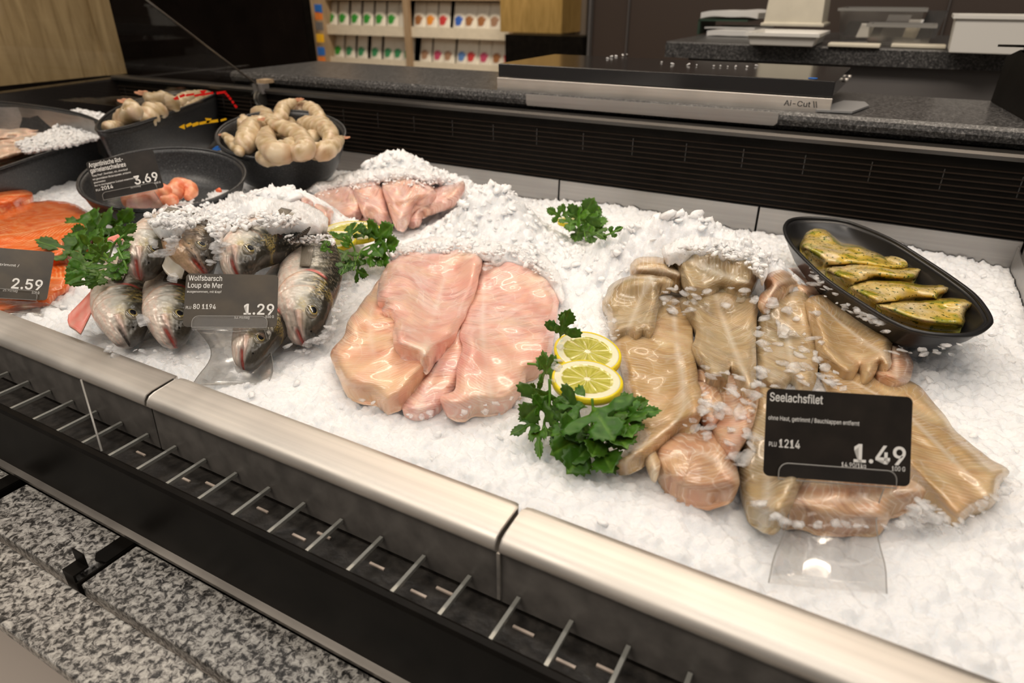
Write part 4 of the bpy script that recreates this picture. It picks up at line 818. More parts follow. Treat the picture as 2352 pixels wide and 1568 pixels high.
    Fl = [tuple(f[::-1]) for f in F] + [tuple(range(nf)), tuple((ns - 1) * nf + k for k in range(nf))[::-1]]
    fb = np.stack([Sg * L, half, tz * .3], -1) * np.clip((Sg[..., None] - .27) * 30, .25, 1)
    root = empty(name, tuple(C[int(ns * .4)]), label, cat, 'whole fish heads down on the ice' if kind == 'bass' else None)
    mk('body', V.reshape(-1, 3), Fl, M['bass'], root, col=np.clip(c, 0, 1).reshape(-1, 3), fib=fb.reshape(-1, 3))
    def loc(sx, vx, off):      # point on the visible flank
        i = int(np.argmin(abs(s - sx))); h = vx * (up[i] + dn[i]) / 2; nn = np.sqrt(max(0, 1 - min(1, abs(vx)) ** 2)) ** .85
        return C[i] + D[i] * h + Nn[i] * (th[i] * nn + off), T[i], D[i], Nn[i]
    # eye
    e0, t_, d_, n_ = loc(ex, ey, -.0012 * S); n_ = n_ * .86 + d_ * .5; n_ /= np.linalg.norm(n_); t2 = np.cross(d_, n_); d2 = np.cross(n_, t2); R_ = .0074 * S
    V2 = []; C2 = []; F2 = []; na, nr = 28, 12
    for i in range(nr + 1):
        q = i / nr; rr = R_ * q; hh = .0026 * S * math.sqrt(max(0, 1 - q * q * .98))
        for k in range(na):
            w = 2 * math.pi * k / na; V2.append(e0 + t2 * rr * math.cos(w) * 1.08 + d2 * rr * math.sin(w) * .95 + n_ * hh)
            C2.append((.004, .006, .010) if q < .46 else ((.55, .43, .10) if q < .56 else ((.20, .16, .08) if q < .72 else ((.10, .085, .055) if q < .88 else (.26, .23, .17)))))
    for i in range(nr):
        for k in range(na): F2.append((i * na + k, i * na + (k + 1) % na, (i + 1) * na + (k + 1) % na, (i + 1) * na + k))
    n0 = len(V2)
    for k in range(na): w = 2 * math.pi * k / na; V2.append(e0 + t2 * R_ * 1.0 * math.cos(w) + d2 * R_ * .9 * math.sin(w) - n_ * .004); C2.append((.1, .1, .08))
    for k in range(na): F2.append((nr * na + k, nr * na + (k + 1) % na, n0 + (k + 1) % na, n0 + k))
    F2.append(tuple(n0 + k for k in range(na))); ey_ = mk('eye', V2, F2, M['eye'], root, col=np.array(C2))
    pv = [e0 + n_ * .00285 * S] + [e0 + t2 * R_ * .47 * math.cos(w) * 1.08 + d2 * R_ * .47 * math.sin(w) * .95 + n_ * .00245 * S for w in np.linspace(0, 2 * math.pi, 25)[:-1]]; sub('pupil', pv, [(0, 1 + k, 1 + (k + 1) % 24) for k in range(24)], M['eye'], ey_, root, col=np.tile((.004, .006, .010), (25, 1)))
    # nostril
    q0, _, _, n_ = loc(.055, .42, .0); V3, F3 = tube([q0 - n_ * .0008, q0 + n_ * .0004], .0008 * S, 10); mk('nostril', V3, F3, M['black'], root)
    def fin(nm, base0, base1, tip0, tip1, c0, c1, rays=9, wav=.001):
        V4 = []; C4 = []; nu, nv = rays * 3 + 1, 12
        b0, b1, t0, t1 = map(np.array, (base0, base1, tip0, tip1)); nn = np.cross(b1 - b0, t0 - b0); nn /= np.linalg.norm(nn) + 1e-9
        for sgn in (1, -1):
            for i in range(nu):
                u = i / (nu - 1)
                for j_ in range(nv):
                    v = j_ / (nv - 1); rim = v * (1 - .04 * (abs(math.sin(u * rays * math.pi))))
                    q = (b0 * (1 - u) + b1 * u) * (1 - rim) + (t0 * (1 - u) + t1 * u) * rim; q = q + nn * (wav * math.sin(u * rays * 2 * math.pi) * v + sgn * .0003 + .003 * math.sin(v * 2.5) * .6)
                    V4.append(q); rr_ = .5 + .5 * math.cos(u * rays * 2 * math.pi); C4.append(np.array(c0) * rr_ + np.array(c1) * (1 - rr_))
        m = nu * nv; F4 = []
        for sg in (0, 1):
            for i in range(nu - 1):
                for j_ in range(nv - 1):
                    a_ = sg * m + i * nv + j_; qd = (a_, a_ + 1, a_ + nv + 1, a_ + nv); F4.append(qd if sg else qd[::-1])
        for i in range(nu - 1): F4 += [(i * nv, (i + 1) * nv, m + (i + 1) * nv, m + i * nv), (i * nv + nv - 1, m + i * nv + nv - 1, m + (i + 1) * nv + nv - 1, (i + 1) * nv + nv - 1)]
        for j_ in range(nv - 1): F4 += [(j_, m + j_, m + j_ + 1, j_ + 1), ((nu - 1) * nv + j_, (nu - 1) * nv + j_ + 1, m + (nu - 1) * nv + j_ + 1, m + (nu - 1) * nv + j_)]
        mk(nm, V4, F4, M['fin'], root, col=np.array(C4))
    if fins:
        b0, t_, d_, n_ = loc(.285, .10, .0020); b1 = loc(.285, -.22, .0022)[0]; t0 = loc(.42, .16, .0065)[0]; t1 = loc(.43, -.24, .0065)[0]
        fin('pectoral_fin', b0, b1, t0, t1, (.10, .085, .062), (.15, .128, .095), 10)
    if tail or (tail is None and fitpath):
        i = ns - 1; b0 = C[i] + D[i] * up[i] * .8; b1 = C[i] - D[i] * dn[i] * .8
        fin('tail_fin', b0, b1, C[i] + T[i] * .020 * S + D[i] * .015 * S, C[i] + T[i] * .020 * S - D[i] * .015 * S, (.05, .045, .038), (.12, .11, .095), 12, .0012)
    if flap:   # opened belly wall: pale skin outside, pink flesh inside
        V5 = []; C5 = []; nu, nv = 26, 12; fl = flap
        for sgn in (0, 1):
            for i in range(nu):
                u = i / (nu - 1); sx = fl[0] + (fl[1] - fl[0]) * u; k_ = int(np.argmin(abs(s - sx))); wd = fl[2] * math.sin(math.pi * (u * .8 + .15)) ** .7
                for j_ in range(nv):
                    v = j_ / (nv - 1); q = C[k_] - D[k_] * (dn[k_] * .72 + wd * v) + Nn[k_] * (.008 * S * (1 - v) ** 1.5 * .6 - .012 * v + (.0016 if sgn else 0) + .001 * math.sin(u * 14)) + T[k_] * fl[3] * v
                    V5.append(q); nz5 = .5 + .5 * math.sin(u * 19 + v * 7) * math.sin(v * 13 - u * 5); C5.append((.80, .20 + .16 * nz5, .15 + .14 * nz5) if (sgn and fl[4]) else (.74 + .06 * nz5, .66 + .08 * nz5, .54 + .1 * nz5))
        m = nu * nv; F5 = []
        for sg in (0, 1):
            for i in range(nu - 1):
                for j_ in range(nv - 1):
                    a_ = sg * m + i * nv + j_; qd = (a_, a_ + 1, a_ + nv + 1, a_ + nv); F5.append(qd if sg else qd[::-1])
        for i in range(nu - 1): F5 += [(i * nv, (i + 1) * nv, m + (i + 1) * nv, m + i * nv), (i * nv + nv - 1, m + i * nv + nv - 1, m + (i + 1) * nv + nv - 1, (i + 1) * nv + nv - 1)]
        for j_ in range(nv - 1): F5 += [(j_, m + j_, m + j_ + 1, j_ + 1), ((nu - 1) * nv + j_, (nu - 1) * nv + j_ + 1, m + (nu - 1) * nv + j_ + 1, m + (nu - 1) * nv + j_)]
        o5 = mk('belly_flap', V5, F5, M['fin'], root, col=np.array(C5)); o5['label'] = 'pink opened belly flap' if fl[4] else 'pale belly flap'
    W = V.reshape(-1, 3); splat(W[:, 0], W[:, 1], W[:, 2]); return root
fish('sea_bass', [(562, 850, .036), (575, 805, .048), (597, 760, .052), (625, 700, .055), (650, 640, .058), (664, 600, .068), (672, 572, .086), (680, 552, .098)], 'sea bass with its snout behind the clear 1.29 card holder', 7, True, .84, .5)
fish('sea_bass', [(298, 797, .038), (287, 745, .052), (280, 695, .058), (300, 630, .066), (345, 580, .072), (390, 540, .078), (430, 510, .08)], 'front left sea bass with pink belly and ice chip beside its eye', 1, False, .93, .62, flap=(.26, .46, .022, -.030, 1), mouth=.10)
fish('sea_bass', [(402, 798, .038), (394, 745, .052), (395, 690, .058), (420, 630, .066), (455, 580, .072), (490, 540, .078), (520, 515, .08)], 'front sea bass half hidden by the left edge of the 1.29 card', 2, False, .93, .58, flap=(.24, .40, .020, -.022, 0), mouth=.45)
fish('sea_bass', [(700, 792, .034), (698, 742, .052), (700, 690, .062), (712, 630, .070), (716, 575, .076), (712, 540, .078)], 'large right sea bass, head down right of the 1.29 card', 6, False, 1.0, .60, flap=(.25, .42, .026, -.020, 0), mouth=.55)
fish('sea_bass', [(553, 648, .078), (550, 610, .090), (565, 580, .095), (605, 555, .096), (650, 535, .094), (690, 510, .085)], 'upper middle sea bass above the 1.29 card, yellow eye, red nape', 5, False, 1.0, .55, mouth=.2)
fish('trout', [(472, 634, .086), (455, 598, .098), (438, 568, .104), (432, 542, .102), (428, 515, .092)], 'brown spotted trout head between two sea bass above the 1.29 card', 4, False, .86, .75, kind='trout', mouth=.55, tail=False, flap=(.06, .24, .012, -.004, 0))
fish('sea_bass', [(322, 643, .082), (332, 602, .094), (348, 566, .100), (385, 535, .100), (430, 510, .090)], 'upper left sea bass with open red mouth, ice over its eye', 3, False, .93, .7, flap=(.27, .38, .026, -.012, 1), mouth=.8)

# ------------------------------------------------------------------ fillets
GP = 'beige skinless fillets heaped on the ice'
def F_(nm, ol, spn, T, mat, label, grp=GP, **k): return piece(nm, ol, spn, T, M[mat], label, group=grp, **k)
F_('fish_fillet', [(1885, 830), (1960, 845), (2050, 860), (2110, 885), (2150, 930), (2200, 990), (2262, 1045), (2318, 1082), (2300, 1105), (2290, 1150), (2240, 1168), (2205, 1192), (2178, 1178), (2130, 1125), (2085, 1075), (2030, 1010), (1960, 940), (1900, 890)], [(1900, 850), (2050, 930), (2150, 1020), (2255, 1130)], .014, 'pollock', 'long beige fillet pointing to the lower right past the 1.49 card')
F_('fish_fillet', [(1810, 1085), (1900, 1080), (2040, 1080), (2112, 1110), (2126, 1132), (2090, 1150), (2048, 1166), (2038, 1194), (1960, 1200), (1885, 1196), (1850, 1182), (1800, 1188), (1785, 1140)], [(2110, 1120), (1960, 1150), (1800, 1140)], .016, 'pollpink', 'thick pale pink cut piece directly below the 1.49 card', dents=[(1960, 1165, 40, .003)])
F_('fish_fillet', [(1745, 880), (1800, 890), (1850, 960), (1860, 1060), (1835, 1120), (1800, 1186), (1745, 1180), (1712, 1150), (1698, 1090), (1705, 1010), (1722, 940)], [(1780, 890), (1770, 1000), (1760, 1180)], .015, 'pollock2', 'brown-lined fillet reaching out at the left of the 1.49 card')
F_('fish_fillet', [(1500, 1035), (1515, 1005), (1560, 978), (1620, 975), (1665, 1010), (1685, 1050), (1700, 1112), (1660, 1126), (1640, 1132), (1580, 1124), (1520, 1092)], [(1510, 1060), (1600, 1040), (1690, 1090)], .020, 'pollpink', 'short pink rolled fillet end at the bottom of the heap', edge=.018)
F_('fish_fillet', [(1590, 800), (1660, 820), (1730, 860), (1745, 900), (1735, 960), (1712, 1010), (1685, 1045), (1650, 1010), (1625, 960), (1605, 900)], [(1640, 810), (1680, 900), (1690, 1020)], .010, 'pollpink', 'pale glistening fillet under loose ice in the middle of the heap')
F_('fish_fillet', [(1590, 880), (1640, 885), (1662, 935), (1640, 966), (1605, 950)], [(1600, 890), (1640, 960)], .008, 'pollpink', 'small pale scrap beside the long left fillet')
F_('fish_fillet', [(1478, 1030), (1498, 1028), (1516, 1060), (1510, 1092), (1492, 1080)], [(1488, 1032), (1505, 1090)], .008, 'pollock', 'tiny dangling scrap left of the pink rolled end')
F_('fish_fillet', [(1408, 790), (1425, 760), (1460, 735), (1500, 700), (1530, 675), (1580, 690), (1592, 760), (1600, 850), (1610, 890), (1616, 930), (1605, 962), (1560, 975), (1522, 1012), (1478, 1048), (1440, 1062), (1412, 1058), (1440, 1028), (1472, 1000), (1445, 960), (1438, 900), (1425, 830)], [(1545, 690), (1555, 800), (1568, 880), (1560, 960), (1470, 1030)], .016, 'pollock', 'long ribbed fillet behind the lemon slices', edge=.014)
F_('fish_fillet', [(2040, 778), (2066, 790), (2090, 815), (2096, 850), (2085, 874), (2055, 880), (2015, 866), (2000, 850), (2030, 840)], [(2050, 785), (2060, 870)], .020, 'pollpink', 'rounded pinkish fillet end at the right of the heap', edge=.02)
F_('fish_fillet', [(1740, 720), (1770, 690), (1810, 672), (1845, 668), (1866, 700), (1876, 760), (1882, 830), (1872, 878), (1862, 892), (1840, 890), (1818, 868), (1800, 890), (1768, 892), (1745, 868), (1737, 800)], [(1820, 675), (1810, 780), (1830, 885)], .014, 'pollock2', 'broad grey-beige fillet above the upper edge of the 1.49 card')
F_('fish_fillet', [(1560, 692), (1590, 672), (1650, 660), (1705, 663), (1742, 690), (1740, 740), (1737, 830), (1736, 880), (1724, 902), (1706, 884), (1692, 858), (1678, 838), (1670, 880), (1655, 874), (1640, 872), (1625, 862), (1618, 832), (1600, 818), (1592, 790), (1600, 760), (1583, 722)], [(1640, 665), (1670, 760), (1720, 890)], .015, 'pollock2', 'triangular fillet with two finger-like tips in the middle of the heap')
F_('fish_fillet', [(1852, 690), (1900, 678), (1950, 700), (2000, 728), (2035, 752), (2054, 772), (2050, 790), (2046, 812), (2046, 838), (2032, 848), (2020, 834), (2010, 852), (1986, 864), (1975, 842), (1962, 862), (1925, 848), (1885, 815), (1872, 770), (1862, 730)], [(1870, 690), (1950, 760), (2035, 820)], .018, 'pollock', 'thick ribbed fillet with yellowish lobes sloping toward the oval dish', edge=.016)
F_('fish_fillet', [(1448, 606), (1470, 592), (1512, 590), (1548, 602), (1570, 622), (1568, 645), (1530, 640), (1490, 634), (1455, 630)], [(1455, 615), (1560, 630)], .016, 'pollock', 'small rolled fillet at the upper left of the heap', edge=.014)
F_('fish_fillet', [(1383, 692), (1398, 660), (1428, 640), (1480, 630), (1530, 636), (1548, 650), (1520, 655), (1515, 692), (1506, 738), (1495, 768), (1480, 758), (1462, 770), (1440, 764), (1410, 772), (1398, 745), (1393, 712)], [(1500, 635), (1470, 690), (1440, 765)], .015, 'pollock2', 'curled grey fillet hanging over the upper left of the heap')
F_('fish_fillet', [(1533, 572), (1570, 562), (1610, 566), (1680, 572), (1735, 590), (1748, 622), (1728, 660), (1700, 664), (1660, 662), (1635, 668), (1605, 672), (1585, 668), (1570, 645), (1562, 618), (1548, 598)], [(1550, 580), (1640, 625), (1720, 650)], .016, 'pollock2', 'topmost fillet with silvery skin patch, just under the ice', dents=[])
F_('fish_fillet', [(1756, 640), (1782, 622), (1830, 612), (1868, 622), (1886, 648), (1884, 676), (1850, 672), (1825, 655), (1800, 662), (1782, 676), (1762, 702), (1742, 696), (1748, 676), (1770, 655)], [(1760, 690), (1800, 645), (1880, 650)], .012, 'pollpink', 'crumpled pinkish fillet scrap at the upper right of the heap', edge=.007, lump=.004)
# middle pink fillets
GM = 'pink fillets in the middle of the counter'
F_('fish_fillet', [(925, 940), (930, 915), (950, 895), (965, 870), (985, 840), (1010, 790), (1050, 745), (1075, 800), (1062, 850), (1045, 890), (1035, 905), (1012, 930), (988, 946), (950, 953)], [(1050, 760), (1000, 850), (960, 945)], .010, 'backfil', 'narrow orange-tinged tail piece between the two large pink fillets', GM)
F_('fish_fillet', [(900, 600), (870, 640), (840, 680), (818, 712), (800, 735), (790, 770), (768, 795), (758, 815), (772, 850), (782, 872), (800, 892), (850, 905), (872, 918), (890, 926), (930, 904), (950, 878), (978, 850), (985, 838), (965, 800), (940, 740), (960, 680), (940, 610)], [(900, 610), (850, 740), (880, 905)], .018, 'tilapia', 'large peach fillet on the left, nearest the sea bass', GM, edge=.018)
F_('fish_fillet', [(1100, 578), (1160, 578), (1230, 602), (1262, 642), (1282, 680), (1282, 720), (1274, 770), (1270, 800), (1262, 822), (1240, 842), (1212, 855), (1206, 888), (1190, 902), (1160, 926), (1132, 930), (1098, 930), (1060, 940), (1020, 932), (1014, 910), (1040, 898), (1048, 870), (1052, 830), (1062, 790), (1056, 760), (1070, 720), (1088, 660)], [(1110, 580), (1110, 700), (1110, 780), (1130, 925)], .016, 'pinkfil', 'large rosy fillet on the right with a ragged lower end', GM, edge=.017)
F_('fish_fillet', [(902, 580), (930, 568), (1000, 566), (1060, 568), (1106, 574), (1104, 620), (1092, 670), (1068, 722), (1050, 762), (1020, 790), (998, 805), (984, 826), (970, 830), (955, 812), (912, 798), (900, 775), (906, 736), (890, 722), (878, 714), (885, 698), (868, 690), (868, 650), (885, 615)], [(1040, 570), (1010, 680), (968, 825)], .017, 'pinkfil', 'folded pink fillet with a pointed tip lying across the peach one', GM, edge=.014, dents=[(905, 712, 22, .004)])
# back fillets
GB = 'frosted pink fillets behind the parsley and lemon'
F_('fish_fillet', [(820, 470), (840, 462), (875, 470), (885, 500), (870, 508), (840, 505), (822, 500)], [(825, 480), (880, 495)], .010, 'backfil', 'small tongue of pink fillet low between the frosted ones', GB)
F_('fish_fillet', [(692, 445), (712, 452), (755, 428), (800, 424), (832, 452), (834, 480), (806, 494), (784, 505), (764, 492), (754, 502), (735, 486), (716, 470), (696, 477)], [(700, 455), (760, 465), (825, 470)], .016, 'backfil', 'leftmost frosted pink fillet under the rear ice mound', GB)
F_('fish_fillet', [(1000, 430), (1040, 422), (1066, 418), (1064, 440), (1042, 460), (1002, 476), (972, 488), (962, 506), (932, 513), (940, 495), (955, 470)], [(1060, 425), (1000, 460), (940, 505)], .012, 'backfil', 'rightmost frosted fillet, orange-pink, beside the white ice slope', GB)
F_('fish_fillet', [(812, 430), (830, 414), (865, 416), (886, 440), (896, 478), (900, 502), (872, 500), (850, 486), (828, 478)], [(825, 425), (860, 455), (890, 495)], .015, 'backfil', 'second frosted fillet from the left with a white seam', GB)
F_('fish_fillet', [(880, 420), (915, 406), (955, 412), (990, 428), (1002, 446), (970, 462), (948, 478), (934, 502), (920, 512), (904, 506), (896, 480), (886, 452)], [(900, 412), (930, 450), (918, 508)], .016, 'backfil', 'folded frosted fillet with a curled cream edge', GB, lump=.004)
# salmon
GSa = 'salmon on the ice'
F_('salmon_fillet', [(-60, 600), (20, 590), (100, 592), (152, 600), (164, 640), (140, 664), (95, 690), (20, 705), (-60, 705)], [(-60, 640), (150, 640)], .010, 'salmon', 'lower salmon slice showing between parsley and the 2.59 card', GSa)
F_('salmon_fillet', [(-70, 500), (0, 490), (40, 472), (90, 461), (140, 461), (180, 472), (208, 490), (218, 512), (195, 550), (160, 590), (120, 602), (40, 600), (-70, 596)], [(-60, 545), (60, 535), (205, 500)], .034, 'salmon', 'thick orange salmon fillet above the 2.59 card', GSa, edge=.05, lump=.001)
F_('salmon_fillet', [(-60, 428), (0, 428), (35, 430), (75, 444), (52, 464), (20, 474), (-60, 484)], [(-50, 455), (70, 447)], .022, 'salmon', 'dark orange salmon piece at the left edge behind the large one', GSa, edge=.02)

# ================================================================== BOWLS AND DISHES
def vessel(name, rim, depth, nrm, bs, mat, label, cat='bowl', wall=.0035, prof=None, inner=None, group=None, low=None, fl=True):
    """rim: world points; walls go down along -nrm by depth while shrinking about the centre"""
    rim = np.asarray(rim); c = rim.mean(0); nrm = np.asarray(nrm) / np.linalg.norm(nrm); n = len(rim)
    pr = prof or [(1, 0), (.985, .12), (.95, .35), (.87, .68), (.78, .90), (bs, 1.0)]
    root = empty(name, tuple(c - nrm * depth), label, cat, group)
    def ringat(s, d): return c + (rim - c) * s - nrm * d
    rr = [ringat(s * 1.0 + (.012 if i == 0 else 0), d * depth) for i, (s, d) in enumerate(pr)]
    sh = 1 - wall / np.linalg.norm(rim - c, axis=1).mean()
    ri = [ringat(s * sh, d * (depth - wall)) for s, d in pr]
    V = [q for R_ in rr[::-1] for q in R_] + [q for R_ in ri for q in R_]; m = len(pr) * 2; F = []
    for l in range(m - 1):
        for k in range(n): F.append((l * n + k, l * n + (k + 1) % n, (l + 1) * n + (k + 1) % n, (l + 1) * n + k))
    F += [tuple(range(n))[::-1], tuple((m - 1) * n + k for k in range(n))]
    mk('bowl_body', V, F, mat, root)
    # rolled rim as a part
    path = np.r_[ringat(1.004, -.0008), ringat(1.004, -.0008)[:1]]; VV, FF = tube(path, .0022, 8, False); mk('rim', VV, FF, mat, root)
    return root, c, nrm
def rim_round(cx, cy, wpx, ratio, z, n=72):
    c = P(np.array(float(cx)), np.array(float(cy)), np.array(z)).reshape(3); d = (c - CAM) @ FW; v = c - CAM; hd = np.array([v[0], v[1], 0]); hl = np.linalg.norm(hd); hd /= hl
    el = math.atan2(CAM[2] - z, hl); a = np.array([hd[1], -hd[0], 0.]); r = wpx / 2 * d / FPX * 1.0; t = math.asin(ratio) - el
    b = hd * math.cos(t) + ZZ * math.sin(t); nn = np.cross(a, b); w = np.linspace(0, 2 * math.pi, n, endpoint=False)
    return np.array([c + a * r * math.cos(q) + b * r * math.sin(q) for q in w]), nn, c, a, b, r
R1, n1, c1, a1_, b1_, r1 = rim_round(648, 307, 282, .37, .098)
vessel('prawn_bowl', R1, .068, n1, .60, M['bowl'], 'round black bowl of raw prawns in front of the grille', 'bowl')
R2, n2, c2, a2_, b2_, r2 = rim_round(379, 406, 346, .385, .072)
vessel('prawn_bowl', R2, .050, n2, .62, M['bowl'], 'round speckled black bowl with red prawns behind the 3.69 card', 'bowl')
def rim_poly(pts, zf, n=6): q = catmull(pts, n, True); return np.array([P(np.array(a), np.array(b), np.array(zf(a, b))).reshape(3) for a, b in q])
R3 = rim_poly([(226, 303), (260, 299), (320, 284), (400, 256), (460, 233), (503, 210), (470, 206), (400, 213), (320, 230), (260, 255), (226, 285)], lambda a, b: .118)
vessel('prawn_bowl', R3, .095, ZZ, .62, M['bowl'], 'long black bowl of raw prawns at the back left', 'bowl')
R4 = rim_poly([(-120, 430), (-40, 402), (0, 388), (130, 345), (240, 315), (276, 316), (262, 300), (200, 268), (120, 250), (0, 236), (-90, 240), (-150, 270), (-170, 360)], lambda a, b: .112 - .037 * min(1, max(0, (b - 245) / 70)))
vessel('serving_dish', R4, .075, ZZ, .75, M['bowl'], 'large black oval dish of pale fillets and ice at the left edge', 'dish')
R5 = rim_poly([(1803, 525), (1818, 507), (1860, 503), (1925, 508), (1975, 522), (2050, 555), (2120, 598), (2190, 645), (2240, 685), (2270, 728), (2268, 748), (2235, 768), (2180, 772), (2110, 764), (2050, 742), (1980, 700), (1905, 650), (1845, 595), (1812, 555)], lambda a, b: .062)
lq = P(np.array([-90., -30., 40., 110., 180., 215.]), np.array([250., 246., 246., 254., 267., 277.]), np.full(6, .108)); V = []; F = []
for k_ in range(6): V += [lq[k_], lq[k_] - ZZ * .06 + np.array([.01, 0, 0]), lq[k_] + np.array([.0015, 0, 0]), lq[k_] - ZZ * .06 + np.array([.0115, 0, 0])]
for k_ in range(5): q_ = 4 * k_; F += [(q_, q_ + 1, q_ + 5, q_ + 4), (q_ + 2, q_ + 6, q_ + 7, q_ + 3), (q_, q_ + 4, q_ + 6, q_ + 2)]
ld = [o_ for o_ in bpy.data.objects if o_.name == 'serving_dish'][0]; mk('steel_liner', V, F, M['backlip'], ld, smooth=False)
dn_ = np.array([-.03, -.10, 1.0])
vessel('oval_dish', R5, .030, ZZ, .72, M['dish'], 'boat-shaped matt black dish with herb-marinated fillets', 'dish', wall=.004)
for R_, d_ in ((R5, .002), (R1, .0), (R2, 0)):
    splat(np.r_[R_[:, 0]], np.r_[R_[:, 1]], R_[:, 2], False)
GD = 'herb-marinated fillets in the oval dish'
def M_(ol, spn, T, label, b, **k): piece('marinated_fillet', ol, spn, T, M['marin'], label, group=GD, base=b, cover=False, jag=1.2, **k)
M_([(2030, 590), (2060, 582), (2098, 588), (2102, 604), (2080, 616), (2045, 610)], [(2035, 598), (2100, 596)], .010, 'small green-flecked fillet tip at the far side of the oval dish', .044)
M_([(1838, 565), (1850, 535), (1865, 523), (1892, 522), (1912, 536), (1935, 556), (1972, 562), (2010, 578), (2050, 598), (2088, 611), (2060, 622), (2020, 618), (1960, 612), (1900, 612), (1885, 602), (1858, 585)], [(1865, 530), (1940, 585), (2070, 612)], .016, 'upper left marinated fillet, first in the oval dish', .043)
M_([(1895, 615), (1950, 605), (2010, 600), (2060, 612), (2124, 612), (2116, 628), (2095, 642), (2050, 642), (2010, 640), (1975, 650), (1950, 658), (1920, 640)], [(1900, 625), (2000, 622), (2120, 620)], .014, 'second marinated fillet from the upper end of the dish', .045)
M_([(1950, 660), (1985, 645), (2050, 642), (2120, 654), (2160, 652), (2182, 658), (2176, 670), (2158, 680), (2150, 688), (2100, 684), (2060, 692), (2015, 700), (1985, 685)], [(1955, 665), (2060, 662), (2175, 662)], .014, 'third marinated fillet from the upper end, dark herbs along its edge', .047)
M_([(2010, 700), (2055, 692), (2110, 690), (2160, 684), (2218, 684), (2238, 698), (2218, 718), (2216, 736), (2210, 750), (2180, 750), (2135, 745), (2070, 728)], [(2020, 705), (2120, 715), (2215, 715)], .014, 'lowest marinated fillet, at the near end of the oval dish', .048)
# fillets and ice in the left dish
GL = 'pale fillets in the large left dish'
for ol, lb, b in [([(-150, 275), (-60, 262), (0, 262), (70, 280), (100, 300), (60, 318), (-150, 330)], 'upper pale pink fillet in the large left dish', .050),
                  ([(-150, 340), (-60, 330), (40, 308), (120, 298), (160, 318), (90, 345), (0, 368), (-80, 395), (-160, 395)], 'long pale fillet with orange streak at the near side of the left dish', .052)]:
    piece('fish_fillet', ol, [(-140, 320), (100, 315)], .020, M['white_fil'], lb, group=GL, base=b, cover=False)

# ------------------------------------------------------------------ prawns
def prawn(pts, rad, label, grp, red=0, seed=0, fan=True, ridge=.035):
    r = np.random.default_rng(seed); W = np.array([P(np.array(float(a)), np.array(float(b)), np.array(z)).reshape(3) for a, b, z in pts]); path = catmull(W, 9); m = len(path)
    u = np.linspace(0, 1, m); rd = rad * 1.22 * np.interp(u, [0, .06, .15, .45, .75, .92, 1], [.35, .78, .97, 1, .78, .48, .34]); rd = rd * (1 + ridge * np.abs(np.sin(u * 6.5 * math.pi)) - ridge / 2)
    V, F = tube(path, rd, 16); V = np.array(V)
    n_ = noise2(V[:, 0] * 60, V[:, 1] * 60 + V[:, 2] * 40, seed, 3); V = V + (V - np.repeat(path, 16, 0)) * (.07 * n_)[:, None]
    c = np.array((.58, .45, .28)) + np.clip(n_, -1, 1)[:, None] * np.array((.14, .14, .13)); pk = (noise2(V[:, 0] * 35, V[:, 1] * 35, seed + 5, 2) > .5)[:, None]; c = np.where(pk, c * .7 + np.array((.50, .28, .20)) * .3, c)
    if red: c = np.array((.80, .28, .14)) + np.clip(n_, -1, 1)[:, None] * np.array((.06, .10, .06)); c = np.where(pk, np.array((.86, .42, .26)), c)
    root = empty('prawn', tuple(path[m // 2]), label, 'prawn', grp); mk('body', V, F, M['shrimp'], root, col=np.clip(c, 0, 1))
    if fan:
        e = path[-1]; T = path[-1] - path[-3]; T /= np.linalg.norm(T); S_ = np.cross(T, ZZ); S_ /= np.linalg.norm(S_) + 1e-9
        parts = []
        for k in (-.55, 0, .55):
            d = T * math.cos(k) + S_ * math.sin(k); q = np.cross(d, np.cross(T, S_)); l = rad * 1.5; w = rad * .42
            parts.append(extrude_poly([e - d * .001, e + d * l * .4 + q * w, e + d * l * .85 + q * w * .7, e + d * l, e + d * l * .85 - q * w * .7, e + d * l * .4 - q * w], np.cross(T, S_) * .0012))
        V2, F2 = joinm(parts); mk('tail_fan', V2, F2, M['shrimp'], root, smooth=False, col=np.tile((.62, .30, .18) if not red else (.85, .15, .05), (len(V2), 1)))
GR = 'raw prawns in the round bowl'
z0 = .090
